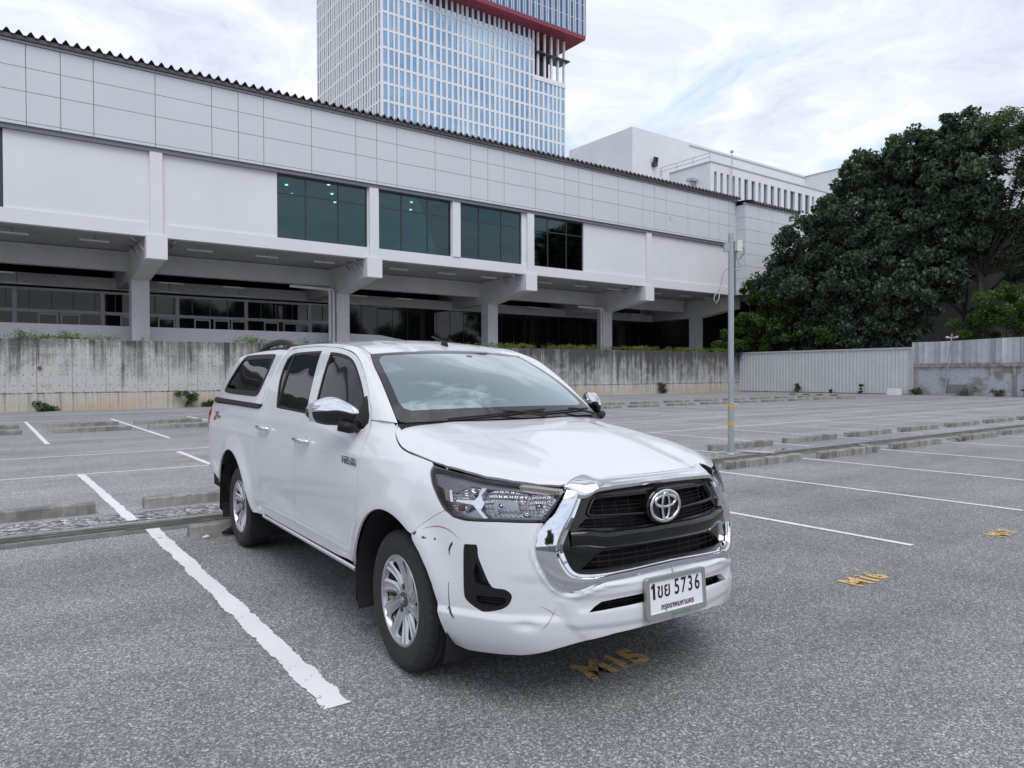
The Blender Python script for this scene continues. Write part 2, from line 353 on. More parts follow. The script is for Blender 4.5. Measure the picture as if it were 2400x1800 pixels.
strip('stall_line', 1.275, 7.42, 1.235, 2.95, .115, M['line_paint'], 'thick flaking white stall line beside the truck, nearest to the camera', G1, rag=.010, step=.02)
strip('stall_line', 1.16, 12.1, 1.20, 7.97, .10, M['line_paint'], 'thick flaking white stall line just beyond the drain at left', G1, rag=.010, step=.022)
names = {3: 'second', 4: 'third', 5: 'fourth', 6: 'fifth', 7: 'sixth', 8: 'seventh', 9: 'eighth'}
for i, (x, ya) in enumerate(((6.24, 2.86), (8.74, 2.9), (11.24, 2.9), (13.74, 2.9), (16.3, 2.9), (18.95, 2.9), (21.4, 3.), (23.9, 3.))):
    strip('stall_line', x, ya, x-.03, 7.2 if i else 7.2, .075, M['line_thin'], ORD[i]+' white stall line to the right of the truck bumper', G1)
strip('stall_line', 3.72, 6.4, 3.74, 7.2, .075, M['line_thin'], 'white stall line passing under the back of the truck', G1)
for k in range(1, 12):
    x = 1.17+2.41*k
    strip('stall_line', x, 8.02, x, 12.22, .07, M['line_thin'], ORD[k]+' thin white stall line from the left in the row behind the drain', G1)
for k in range(-1, 17):
    x = 1.12+2.36*k; sl = .012*x
    strip('stall_line', x, 17.95+sl, x, 27.2+sl, .09 if k < 3 else .07, M['line_thin'], ORD[k+1]+' white line from the left across the far double row of stalls', G1)
strip('aisle_diagonal_line', 2.98, 12.28, 2.99, 14.72, .09, M['line_thin'], 'short white line crossing the aisle just left of the truck bed', G1)
for q, x in zip(('nearest', 'middle', 'farthest'), (15.5, 18., 20.4)): strip('aisle_cross_line', x+1.1, 12.4, x+1.15, 13.7, .06, M['line_thin'], q+' of the three short cross lines in the aisle right of the pole', 'cross lines in the aisle')
strip('aisle_line', -30, 12.13, 3.05, 12.16, .07, M['line_thin'], 'long white aisle line left of the truck, nearer of the two', G2, step=.3)
strip('aisle_line', 3.06, 12.2, 49, 12.3, .07, M['line_thin'], 'long white aisle line behind the truck, nearer of the two', G2, step=.3)
strip('aisle_line', -30, 14.68, 49, 15.72, .07, M['line_thin'], 'long white aisle line, farther of the two', G2, step=.3)
strip('aisle_line', -30, 31.1, 30, 31.8, .08, M['line_thin'], 'long white line close to the foot of the concrete wall', G2, step=.3)
strip('aisle_line', 19, 17.1, 46, 17.6, .06, M['line_thin'], 'thin white line on the right half of the lot before the far stops', G2, step=.3)

def stall_text(body, x, y, w, h, label, rz=0):
    mtx = Matrix.Translation((x, y, .005))@Matrix.Rotation(rz, 4, 'Z')
    o = text_mesh('stall_number', body, h*1.38, M['orange_paint'], None, mtx, .0006, w, bold=.011)
    return prop(o, label, 'stall number', 'stall numbers painted on the asphalt')
stall_text('M15', 2.50, 2.50, 1.0, .17, 'faded orange M15 on the asphalt in front of the bumper')
stall_text('M16', 4.94, 2.51, 1.0, .165, 'faded orange M16 on the asphalt right of the truck')
stall_text('M17', 7.34, 2.52, .9, .165, 'faded orange M17 on the asphalt at the right edge')
stall_text('M30', 2.78, 13.25, .6, .12, 'tiny faded orange number on the asphalt left of the truck bed', rz=math.pi)

# ---------------------------------------------------------------- concrete wheel stops
def make_stop(L, clean):
    root = empty('wheel_stop'); m = M['stop_clean'] if clean else M['stop']; h, dp = .112, .14
    mb = MB(); rr = random.Random(int(L*100)); n = 26; prof = [(-dp/2, 0), (-dp/2, h-.012), (-dp/2+.012, h), (dp/2-.012, h), (dp/2, h-.012), (dp/2, 0)]
    P = [[(L*i/n, p[0]+rr.uniform(-.002,.002), p[1]*(1+rr.uniform(-.02,.02))) for p in prof] for i in range(n+1)]
    mb.grid(P); k = len(prof); mb.f.append(tuple(range(k))); mb.f.append(tuple(n*k+j for j in range(k))[::-1])
    b = mb.obj('bar', m, root)
    for xx in (.42, L-.36):
        if xx > 0 and L > .9: MB().box(xx, xx+.05, -dp/2-.005, dp/2+.005, 0, h+.004).obj('bracket', M['stop_clean'], root)
    return root
def copy_tree(o, parent=None):
    c = o.copy(); SC.collection.objects.link(c); c.parent = parent
    for ch in list(o.children): copy_tree(ch, c)
    return c
stopA = make_stop(1.86, True); stopB = make_stop(1.92, False); used = set()
def place_stop(x, y, clean, label, rz=0, L=None):
    src = stopA if clean else stopB
    if L: o = make_stop(L, clean)
    elif src.name in used: o = copy_tree(src)
    else: used.add(src.name); o = src
    o.location = (x, y, 0); o.rotation_euler = (0, 0, rz); prop(o, label, 'wheel stop', 'concrete wheel stops'); return o
place_stop(-.98, 8.66, True, 'pale concrete wheel stop at the left edge just beyond the drain', L=1.93)
place_stop(1.41, 8.66, True, 'pale concrete wheel stop between the drain and the aisle, running behind the rear wheel')
place_stop(1.47, 6.82, True, 'grey concrete wheel stop touching the truck rear tyre')
lab = ['under the galvanised pole', 'second right of the pole', 'third right of the pole', 'fourth right of the pole', 'fifth right of the pole', 'sixth right of the pole', 'seventh right of the pole']
for i, x in enumerate((10.92, 13.3, 15.68, 18.15, 20.68, 23.13, 25.63)):
    place_stop(x, 8.62, i < 2, ('pale' if i < 2 else 'mouldy dark')+' concrete wheel stop in the row behind the drain, '+lab[i])
place_stop(9.02, 6.85, False, 'stained wheel stop nearest to the truck headlight, in front of the drain')
place_stop(11.42, 6.75, False, 'wheel stop with a broken skewed end, second right of the truck', L=1.74)
e = place_stop(13.1, 6.63, True, 'short broken piece of concrete knocked off a wheel stop', rz=R(62), L=.42)
place_stop(13.9, 6.75, False, 'stained wheel stop in front of the drain, third right of the truck')
place_stop(16.85, 6.72, False, 'wheel stop in front of the drain with its left end crumbled to rubble', L=1.7)
place_stop(18.98, 6.75, False, 'dark wheel stop in front of the drain at the right edge')
place_stop(21.5, 6.75, False, 'wheel stop in front of the drain just past the right edge')
rb = MB(); rr = random.Random(8)
for _ in range(26):
    c = Vector((16.4+rr.random()*.4, 6.6+rr.random()*.22, .03)); s = rr.uniform(.02, .07); pts = [c+Vector((rr.uniform(-s,s), rr.uniform(-s,s), rr.uniform(0,s))) for _ in range(8)]
    bm = bmesh.new(); [bm.verts.new(p) for p in pts]; bmesh.ops.convex_hull(bm, input=bm.verts); bm.verts.ensure_lookup_table(); bm.verts.index_update()
    rb.add([v.co for v in bm.verts], [[v.index for v in f.verts] for f in bm.faces]); bm.free()
prop(rb.obj('rubble', M['stop']), 'heap of crumbled concrete at the broken wheel stop', 'rubble')
far_l = [(-1.05, 'at the left edge'), (1.34, 'second from the left'), (3.62, 'third from the left')]
for x, t in far_l:
    place_stop(x, 21.35, True, 'nearer wheel stop of the far double row, '+t, rz=R(.3)); place_stop(x+.02, 23.72, True, 'farther wheel stop of the far double row, '+t, rz=R(.3))
for i in range(9):
    x = 19.95+2.42*i; place_stop(x, 21.95+.03*i, False, ORD[i]+' distant wheel stop right of the truck in the nearer far row')
for i in range(8):
    x = 22.75+2.4*i; place_stop(x, 24.55+.03*i, False, ORD[i]+' distant wheel stop right of the truck in the farther far row')
# dark rag and white stone by the rear tyre
mb = MB(); mb.tube([(1.72,6.70,.03),(1.80,6.71,.045),(1.90,6.73,.05),(1.97,6.745,.045)], [.012,.032,.036,.02], 8)
prop(mb.obj('rubber_scrap', M['dark'], smooth=True), 'black rubber scrap lying against the wheel stop by the rear tyre', 'scrap')
mb = MB(); mb.tube([(1.555,6.70,.012),(1.59,6.70,.018),(1.62,6.70,.012)], [.008,.016,.008], 7)
prop(mb.obj('white_stone', M['line_thin'], smooth=True), 'small white stone beside the black rubber scrap', 'stone')
mb = MB()
for i in range(9): mb.box(45.2, 45.5, 25.+i*.5, 25.49+i*.5, 0, .05, i % 2)
prop(mb.obj('speed_bump', [M['tape'], M['dark']]) if False else mb.obj('speed_bump', [mat('faded_yellow', (.45,.40,.22), .7), M['dark']]), 'yellow and black striped speed bump by the far fence', 'speed bump')
boxo('white_box', M['white_wall'], (49.4, 50.1, 23.7, 24.35, 0, .42)); prop(bpy.data.objects['white_box'], 'white box on the ground where the fence meets the block wall', 'box')

# ================================================================ retaining wall (slightly oblique)
WA, WB = Vector((.6, 34.92)), Vector((51.0, 37.1)); wd = (WB-WA).normalized(); wn = Vector((-wd.y, wd.x)); ang = math.atan2(wd.y, wd.x)
def wl(t, off, z): return (WA.x+wd.x*t+wn.x*off, WA.y+wd.y*t+wn.y*off, z)
rw = empty('retaining_wall', (WA.x, WA.y, 0), ang, 'long grey concrete retaining wall streaked with black mould and an ochre foot', 'retaining wall')
def zt(t): return 2.95+t*.0052
mb = MB(); n = 60; T0, T1 = -70, 50.4
P = [(T0+(T1-T0)*i/n) for i in range(n+1)]
mb.grid([[(t, .04, .70), (t, .04, zt(t)-.015), (t, .055, zt(t)), (t, .38, zt(t)), (t, .38, -.2)] for t in P]); mb.obj('upper_wall', M['retaining'], rw)
mb = MB(); mb.grid([[(t, 0, -.05), (t, 0, .68), (t, .012, .70), (t, .05, .70)] for t in P]); mb.obj('wall_base', M['retaining'], rw)
mb = MB(); a = math.pi*2
mb.add([(1.34+.08*math.cos(a*i/16), .0, 1.75+.085*math.sin(a*i/16)) for i in range(16)]+[(1.34+.08*math.cos(a*i/16), .035, 1.75+.085*math.sin(a*i/16)) for i in range(16)], [tuple(range(16))]+[(i, (i+1)%16, 16+(i+1)%16, 16+i) for i in range(16)])
so_ = mb.obj('red_disc', mat('faded_red', (.20,.05,.055), .7)); so_.location = (WA.x, WA.y, 0); so_.rotation_euler = (0,0,ang); prop(so_, 'small faded red disc fixed to the concrete wall at left', 'disc')

# ---------------------------------------------------------------- foliage builders
def leaf_mesh(clusters, per, size, seed, elong=1.7, flat=.0, droop=0.):
    """clusters: (n,4) centre + radius -> leaf quads spread in each cluster"""
    g = np.random.default_rng(seed); C_ = np.repeat(np.asarray(clusters, float), per, axis=0); n = len(C_)
    d = g.normal(size=(n, 3)); d /= np.linalg.norm(d, axis=1)[:, None]; r = g.random(n)**.45
    p = C_[:, :3]+d*(r*C_[:, 3])[:, None]*np.array([1, 1, .75])
    a = g.normal(size=(n, 3)); a[:, 2] = a[:, 2]*(1-flat)-droop; a /= np.linalg.norm(a, axis=1)[:, None]
    nn = g.normal(size=(n, 3)); nn[:, 2] = np.abs(nn[:, 2])+.6+flat*2; b = np.cross(nn, a); b /= np.linalg.norm(b, axis=1)[:, None]
    s = size*g.uniform(.6, 1.3, n)[:, None]; w = s/elong*.5
    fold = np.cross(a, b)*s*.12
    v = np.stack([p-a*s*.5, p+b*w+fold, p+a*s*.5, p-b*w+fold], 1).reshape(-1, 3)
    return v
def mesh_quads(name, v, m, parent, kind=None):
    n = len(v)//4; me = bpy.data.meshes.new(name); me.vertices.add(len(v)); me.vertices.foreach_set('co', v.astype(np.float32).ravel())
    me.loops.add(4*n); me.loops.foreach_set('vertex_index', np.arange(4*n, dtype=np.int32)); me.polygons.add(n)
    me.polygons.foreach_set('loop_start', np.arange(0, 4*n, 4, dtype=np.int32)); me.polygons.foreach_set('loop_total', np.full(n, 4, dtype=np.int32))
    me.materials.append(m); me.update(calc_edges=True); o = bpy.data.objects.new(name, me); SC.collection.objects.link(o)
    if parent: o.parent = parent
    if kind: o['kind'] = kind
    return o
def tree(name, loc, lobes, trunk_h, trunk_r, leafm, label, seed, per=150, ncl=9, leaf=.3, crad=.7, group=None, droop=0., flat=0., airy=1.0, lean=(0,0)):
    """lobes: list of (x,y,z,radius) relative to the base"""
    g = np.random.default_rng(seed); root = empty(name, loc, 0, label, 'tree', group); cl = []
    tr = MB(); top = Vector((lean[0], lean[1], trunk_h))
    tr.tube([(0,0,-.1), (top.x*.3, top.y*.3, trunk_h*.5), tuple(top)], [trunk_r*1.25, trunk_r*.95, trunk_r*.75], 10)
    for lx, ly, lz, lr in lobes:
        c = Vector((lx, ly, lz)); k = max(5, int(ncl*lr*lr*airy))
        mid = top.lerp(c, .5)+Vector((g.uniform(-.4,.4), g.uniform(-.4,.4), -.2)); tr.tube([tuple(top*.98), tuple(mid), tuple(c)], [trunk_r*.4, trunk_r*.26, trunk_r*.11], 7)
        for _ in range(k):
            d = g.normal(size=3); d /= np.linalg.norm(d); d[2] = d[2]*.8; q = np.array([lx, ly, lz])+d*lr*(.45+.62*g.random()**.6)
            cl.append((*q, crad*g.uniform(.55, 1.25)))
            if g.random() < .5: tr.tube([tuple(c), tuple(c.lerp(Vector(q), .55)+Vector((0,0,.1))), tuple(q)], [trunk_r*.16, trunk_r*.10, trunk_r*.04], 5, caps=False)
    tr.obj('trunk', M['bark'], root, smooth=True)
    mesh_quads('crown', leaf_mesh(cl, per, leaf, seed+1, droop=droop, flat=flat), leafm, root)
    return root
# weeds on top of the wall, and at its foot
def weed(name, x, y, z, r, h, m, label, cat, seed, n=160, size=.09, group=None):
    g = np.random.default_rng(seed); cl = [(g.uniform(-r, r), g.uniform(-r*.6, r*.6), h*g.uniform(.15, .85), r*.5) for _ in range(7)]
    root = empty(name, (x, y, z), 0, label, cat, group); st = MB()
    for c in cl: st.tube([(0,0,0), (c[0]*.5, c[1]*.5, c[2]*.6), c[:3]], [.012, .008, .004], 5)
    st.obj('stem', M['bark'], root); mesh_quads('foliage', leaf_mesh(cl, n//7, size, seed, flat=.3), m, root); return root
g = np.random.default_rng(3); cl = []
def topcl(a, b, dens, hh):
    for _ in range(int((b-a)*dens)):
        t = g.uniform(a, b); off = g.uniform(.1, .8); p = wl(t, off, zt(t)+hh*g.random()); cl.append((*p, .16+.12*g.random()))
topcl(-12, 4.1, 10, .14); topcl(5.2, 5.6, 6, .15); topcl(9.2, 13, 6, .14); topcl(13, 20, 4, .1); topcl(20, 50, 11, .26)
for a, b in ((-2.2,-1), (.6, 1.6), (2.2, 2.9), (9.6, 10.4), (25, 26), (32, 33), (38,39)): topcl(a, b, 14, .26)
o = mesh_quads('wall_top_plants', leaf_mesh(cl, 34, .085, 9, elong=2.4, flat=.1), M['leaf_lime'], None); prop(o, kind='stuff')
for i, (t, r, h, m, lb) in enumerate(((1.55, .42, .5, 'leaf_dark', 'low dark weed at the foot of the concrete wall at far left'), (6.85, .38, .75, 'leaf_bright', 'leafy green weed at the foot of the wall left of the truck bed'), (7.8, .35, .25, 'leaf_bright', 'low weed at the wall foot touching the truck canopy outline'), (40.2, .45, .95, 'leaf_dark', 'dark bushy weed at the foot of the wall behind the truck bonnet'))):
    p = wl(t, -.25, 0); weed('weed', *p, r, h, M[m], lb, 'weed', 20+i, 600, .11, 'weeds along the wall foot')
# ================================================================ exhibition hall
YF = 40.0
hall = empty('exhibition_hall', (20, YF, 0), 0, 'long white hall raised on columns behind the concrete wall', 'building')
def hb(name, mb, m, parent=None, **k):
    o = mb.obj(name, m, parent or hall, **k)
    if parent is None: o.location = (-20, -YF, 0)
    return o
XL = -56.0; XR = 54.2
sup = MB().box(XL, XR-.05, YF+.06, YF+.10, 12.93, 16.58); hb('fascia_backing', sup, M['joint'])
mb = MB(); xs = []; x = 1.81; k = 0; gaps = [1.35, 1.35, 2.70, 2.70]
xs = [1.81+8.1*j+o_ for j in range(-8, 8) for o_ in (0, 1.35, 2.70, 5.40)]; xs = [XL]+[q for q in xs if XL+.3 < q < XR-.4]+[XR]
zs = [12.92, 13.08, 14.47, 15.56, 16.62]
for a, b_ in zip(xs[:-1], xs[1:]):
    for c, d in zip(zs[:-1], zs[1:]): mb.box(a+.014, b_-.014, YF, YF+.05, c+.012, d-.012)
hb('fascia_cladding', mb, M['cladding'])
# corrugated roof edge
mb = MB(); prof = []; n0 = int((XR-XL)/.455)+1
for i in range(n0):
    x = XL+.455*i; prof += [(x, 16.92), (x+.06, 16.92), (x+.20, 17.13), (x+.25, 17.13), (x+.39, 16.92)]
P = [[(x, YF-.28, z), (x, YF-.02, z+.02), (x, YF+9, z+.9)] for x, z in prof]; mb.grid(P)
P = [[(x, YF-.28, z-.025), (x, YF-.28, z)] for x, z in prof]; mb.grid(P); P = [[(x, YF-.28, z-.03), (x, YF+9, z+.85)] for x, z in prof]; mb.grid(P, flip=True)
hb('roof', mb, M['tile'])
mb = MB().box(XL, XR, YF-.06, YF+.2, 16.64, 16.745); hb('gutter', mb, M['gutter'])
hb('eaves_board', MB().box(XL, XR, YF-.2, YF-.1, 16.75, 16.915), M['tile'])
# closure behind the corrugations so no sky shows under them
mb = MB().box(XL, XR, YF+.2, YF+.4, 16.3, 16.95); hb('eaves_closure', mb, M['joint'])
# upper storey wall: spandrel strip + solid bays + window bays
mb = MB().box(XL, XR, YF+.22, YF+.6, 8.46, 9.12); hb('spandrel', mb, M['white_wall'])
wins = [(-4.35, .92), (13.42, 18.87), (19.63, 24.77), (25.42, 30.52), (31.43, 36.30)]
solid = [(XL, -4.35), (.92, 13.42), (18.87, 19.63), (24.77, 25.42), (30.52, 31.43), (36.30, XR)]
mb = MB()
for a, b_ in solid: mb.box(a, b_, YF+.30, YF+.6, 9.122, 12.90)
hb('wall', mb, M['white_wall'])
mb = MB().box(XL, XR, YF+.10, YF+.7, 12.72, 12.96); hb('shadow_strip', mb, M['joint'])
cx_ = [7.245+11.97*k for k in range(-5, 5)]
for a, b_ in wins:
    fr = MB(); y0, y1 = YF+.40, YF+.48; W_ = b_-a; m1, m2 = a+W_*.31, a+W_*.67
    for q in (a, m1-.035, m2-.035, b_-.07): fr.box(q, q+.07, y0, y1, 9.13, 12.72)
    for z in (9.13, 11.66, 12.60): fr.box(a+.07, b_-.07, y0+.002, y1-.002, z, z+(.06 if z < 12 else .12))
    f = hb('window', fr, M['frame_dark'])
    g_ = MB().box(a+.02, b_-.02, YF+.435, YF+.445, 9.15, 12.7).obj('pane', M['tealglass'], f)
# rooms behind the glass
mb = MB()
for a, b_ in ((-5, 1.5), (13, 37)):
    mb.box(a, b_, YF+7.9, YF+8, 9.1, 13); mb.box(a, b_, YF+.62, YF+8, 9.0, 9.1); mb.box(a, b_, YF+.62, YF+8, 13.0, 13.1); mb.box(a-.1, a, YF+.62, YF+8, 9.1, 13); mb.box(b_, b_+.1, YF+.62, YF+8, 9.1, 13)
hb('upper_room', mb, M['interior'])
rg = random.Random(4)
for i in range(22):
    a = 14+i*1.03; y = YF+1.4+((i*37) % 11)*.5
    cc = MB(); c = [(a+.09*math.cos(t*math.pi/4), y+.09*math.sin(t*math.pi/4)) for t in range(8)]; cc.prism(c, 2, 12.93, 12.98); o = hb('ceiling_lamp', cc, M['lamp_on'])
# pilasters, corbel blocks, haunched beams and columns
for k, cx in enumerate(cx_):
    if cx < XL+2: continue
    if cx < 50: hb('pilaster', MB().box(cx-.29, cx+.29, YF+.10, YF+.32, 8.5, 12.71), M['white_wall'])
    if cx < 50: mb = MB().box(cx-.49, cx+.49, YF+.03, YF+.62, 7.33, 8.52); hb('corbel_block', mb, M['white_wall'])
    mb = MB(); mb.prism([(YF+.62, 7.34), (YF+4.5, 6.78), (YF+12, 6.78), (YF+12, 8.44), (YF+.62, 8.44)], 0, cx-.47, cx+.47); hb('haunch_beam', mb, M['beam'])
    mb = MB().box(cx-.45, cx+.45, YF+4.8, YF+5.7, 2.6, 6.78); hb('column', mb, M['beam'])
    for s in (-1, 1):
        for yy in (YF+.8, YF+2.2):
            mb = MB(); x0, x1 = (cx+s*.47, cx+s*1.15); mb.prism([(x0, 7.75), (x0, 7.93), (x1, 8.44), (x1-s*.16, 8.44)], 1, yy, yy+.14); hb('brace', mb, M['beam'])
mb = MB().box(37.6, 38.1, YF+.14, YF+.16, 9.0, 9.02)
for xm in (25.1,): hb('pilaster', MB().box(xm-.3, xm+.3, YF+.16, YF+.32, 9.13, 12.71), M['white_wall'])
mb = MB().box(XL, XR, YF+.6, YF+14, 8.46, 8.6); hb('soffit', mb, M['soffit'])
# longitudinal beams
for y, z0, z1, nm in ((45.9, 7.35, 8.44, 'beam'), (50.2, 6.70, 7.4, 'beam')):
    mb = MB().box(XL, XR, y, y+.5, z0, z1); hb(nm, mb, M['beam'])
mb = MB().box(XL, XR, 45.6, 45.68, 8.30, 8.38); hb('service_pipe', mb, M['beam'])
mb = MB()
for i in range(10): mb.box(XL, XR, 47.2+i*.7, 47.35+i*.7, 8.2, 8.46)
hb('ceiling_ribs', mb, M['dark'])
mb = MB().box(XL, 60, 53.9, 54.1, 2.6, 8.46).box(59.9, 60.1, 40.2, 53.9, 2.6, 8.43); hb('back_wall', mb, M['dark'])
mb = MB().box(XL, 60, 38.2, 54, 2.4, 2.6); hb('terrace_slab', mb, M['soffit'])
mb = MB().box(XL, 20.6, 46.5, 46.72, 2.6, 4.27); mb.prism([(20.6, 2.6), (20.6, 4.27), (22.7, 4.24), (26.6, 3.62), (26.6, 2.6)], 1, 46.5, 46.72); hb('parapet', mb, M['white_wall'])
# glazed shopfront on the left half: frames as one part, panes, doors
mb = MB(); mb.box(XL, 21, 50.0, 50.12, 5.13, 5.32); mb.box(XL, 21, 50.0, 50.12, 6.40, 6.55)
for q in [-5.6, -1.2, 1.6, 6.0, 10.2, 14.5, 18.9]: mb.box(q-.11, q+.11, 49.98, 50.14, 3.2, 6.5)
hb('shopfront_frame', mb, M['alu'])
mb = MB()
q = -56
while q < 20: mb.box(q-.025, q+.025, 50.02, 50.1, 5.32, 6.4); q += 1.1
hb('glazing_bars', mb, M['frame_dark'])
hb('shopfront_glass', MB().box(XL, 21, 50.07, 50.09, 3.0, 6.4), M['blackglass'])
for a in (-12.4, -11.3, -8.2, -4.0, -2.9, 2.70, 3.82, 6.95, 9.05, 11.2, 12.4, 13.5, 15.68, 17.0, 18.05):
    mb = MB(); w = 1.0
    for x0, x1, z0, z1 in ((a, a+.09, 2.9, 5.10), (a+w-.09, a+w, 2.9, 5.10), (a+.09, a+w-.09, 5.0, 5.10)): mb.box(x0, x1, 49.93, 49.99, z0, z1)
    o = hb('glass_door', mb, M['alu'])
# black glazing on the right half with white lintel
hb('dark_glazing', MB().box(21, XR, 50.0, 50.1, 2.6, 6.62), M['blackglass'])
hb('lintel', MB().box(21, XR, 49.9, 50.15, 6.64, 7.34), M['beam'])
mb = MB()
for i in range(26): mb.box(21.6+i*1.28, 21.63+i*1.28, 49.97, 50.0, 2.6, 6.6)
hb('glazing_joints', mb, M['frame_dark'])
# downpipes at two columns
for cx in (cx_[6], cx_[8]):
    for dx in (-.75, -1.0):
        mb = MB(); mb.tube([(cx-3.6, YF+4.6, 7.02), (cx+dx-.25, YF+4.6, 6.98), (cx+dx-.06, YF+4.6, 6.9), (cx+dx, YF+4.6, 6.7), (cx+dx, YF+4.6, 2.6)], .09, 8); hb('downpipe', mb, M['beam'], smooth=True, auto=40)
# hanging strip lamps (unlit)
tl = None
BAY = ('left edge', 'second', 'middle', 'fourth', 'right end')
for i, cx in enumerate(cx_[4:9]):
    for j, (dx, y, z, wh) in enumerate(((2.4, 41.6, 8.2, 'left front'), (6.0, 41.6, 8.2, 'middle front'), (9.4, 41.6, 8.2, 'right front'), (2.0, 46.9, 6.95, 'left middle row'), (5.6, 46.9, 6.95, 'right middle row'), (2.2, 48.6, 6.6, 'left rear'), (6.4, 48.6, 6.6, 'right rear'))):
        root = empty('strip_lamp', (cx+dx, y, z), 0, 'unlit strip lamp, %s, under the %s bay of the raised hall' % (wh, BAY[i]), 'ceiling lamp', 'strip lamps hung in the undercroft')
        MB().box(-.65, .65, -.07, .07, -.04, .04).obj('lamp_body', M['lamp_white'], root); MB().tube([(0,0,.04),(0,0,min(8.46-z, 1.5))], .012, 5).obj('lamp_cord', M['frame_dark'], root)

# protruding clad wing at the right end
YW = 39.05
mb = MB().box(XR, 68, YW+.06, 52, 8.44, 16.30).box(60, 68, YW+.06, 52, 2.6, 8.44); hb('wing_core', mb, M['joint'])
mb = MB(); zr = [8.44, 8.80, 9.86, 10.94, 12.0, 13.07, 14.15, 15.23, 16.33]; xr = [54.2, 56.06, 58.12, 60.25, 62.3, 64.4, 66.4, 68]
for a, b_ in zip(xr[:-1], xr[1:]):
    for c, d in zip(zr[:-1], zr[1:]): mb.box(a+.012, b_-.012, YW, YW+.05, c+.012, d-.012)
for c, d in zip(zr[:-1], zr[1:]): mb.box(XR-.05, XR, YW+.01, YF+.0-.002, c+.012, d-.012)
hb('wing_cladding', mb, M['cladding'])
mb = MB(); prof = []
for i in range(17): x = 54.5+.455*i; prof += [(x, 16.48), (x+.10, 16.52), (x+.20, 16.76), (x+.255, 16.76), (x+.355, 16.52)]
mb.grid([[(x, YW-.22, z), (x, YW+9, z+.9)] for x, z in prof]); mb.grid([[(x, YW-.22, z-.03), (x, YW-.22, z)] for x, z in prof]); mb.grid([[(x, YW-.22, z-.03), (x, YW+9, z+.85)] for x, z in prof], flip=True); hb('wing_roof', mb, M['tile'])
hb('wing_gutter', MB().box(54.1, 62.4, YW-.04, YW+.2, 16.34, 16.48), M['gutter'])
hb('flashing', MB().add([(53.9, YW-.3, 16.62), (55.3, YW-.3, 16.82), (55.3, YW+1.8, 16.95), (53.9, YW+1.8, 16.75)], [(0,1,2,3)]), M['gutter'])
mb = MB(); mb.add([(45.42, YF-.004, 14.28), (45.62, YF-.004, 14.26), (45.62, YF-.004, 14.20), (45.48, YF-.004, 14.20), (45.48, YF-.004, 14.02), (45.42, YF-.004, 14.0)], [(0,1,2,3,4,5)]); mb.add([(45.66, YF-.004, 14.02), (45.66, YF-.004, 13.95), (45.50, YF-.004, 13.95), (45.5, YF-.004, 14.01)], [(0,1,2,3)])
prop(mb.obj('pink_sticker', mat('pink', (.62,.10,.42), .6)), 'torn pink sticker on the hall cladding', 'sticker')

# ================================================================ white building with slit windows
wb = empty('slit_window_building', (90, 75, 0), 0, 'large white building with a row of dark slit windows behind the hall', 'building')
def bb(name, mb, m, parent=None, **k):
    o = mb.obj(name, m, parent or wb, **k)
    if parent is None: o.location = (-90, -75, 0)
    return o
bb('upper_block', MB().box(82.28, 150, 80, 95, 0, 40.1), M['white_wall'])
bb('parapet_rail', MB().box(95.7, 150, 79.9, 80.0, 39.55, 39.75), M['gutter'])
slit = [89.49,90.96,92.5,93.92,95.41,96.88,98.72,100.56,102.01,103.84,105.71,107.54,109.36,111.61,113.75,115.85,117.4,119.4,121.4,123.4]
wd_ = [.60,.64,.60,.62,.62,.97,.95,.64,.95,.98,.94,.95,1.3,1.26,1.3,.66,.9,.9,.9,.9]
mb = MB(); edges = [88.58]+[e for a, w in zip(slit, wd_) for e in (a, a+w)]+[130]
mb.box(88.58, 130, 70, 78, 0, 28.75); mb.box(88.58, 130, 70, 78, 32.05, 33.3)
for i in range(0, len(edges), 2): mb.box(edges[i], edges[i+1], 70, 78, 28.75, 32.05)
bb('window_block', mb, M['white_wall'])
bb('coping', MB().box(88.45, 130, 69.9, 78, 33.302, 33.45), M['gutter'])
for a, w in zip(slit, wd_): bb('window', MB().box(a, a+w, 70.35, 70.4, 28.76, 32.04), M['towerglass_side'])
mb = MB()
for q in range(9): mb.tube([(88.7, 70.2+q*3.2, 33.4), (88.7, 70.2+q*3.2, 34.7)], .05, 5)
for z in (34.1, 34.7): mb.tube([(88.7, 70.2, z), (88.7, 95.5, z)], .05, 5)
bb('roof_railing', mb, M['gutter'])
mb = MB().box(87.3, 88.5, 72.4, 73.6, 30.9, 31.3); mb.box(87.8, 88.5, 72.8, 73.2, 30.4, 30.9); bb('wall_vent', mb, M['gutter'])
mb = MB(); mb.box(86.6, 87.4, 79.4, 80, 34.6, 35.2)
for q in (86.7, 87.25): mb.tube([(q, 79.6, 34.8), (q+.05, 79.4, 36.0)], .22, 8)
bb('siren_horn', mb, M['frame_dark'])
mb = MB(); mb.tube([(93.2, 69.6, 28), (93.2, 69.6, 35.4)], .07, 6); mb.box(93.0, 93.4, 69.4, 69.8, 35.4, 35.7); bb('mast', mb, M['gutter'])
mb = MB()
for i in range(7): mb.box(118.4, 128, 69.2, 69.5, 22.2+i*.75, 22.6+i*.75)
bb('louvre', mb, M['white_wall'])
rbk = empty('rear_block', (130, 80, 0), 0, 'plain pale block behind the slit windowed building partly hidden by trees', 'building')
MB().box(0, 60, -36, 22, 0, 39.8).obj('wall', M['white_wall'], rbk)
MB().box(-.1, 60, -36.2, 22, 39.802, 40.0).obj('coping', M['gutter'], rbk)

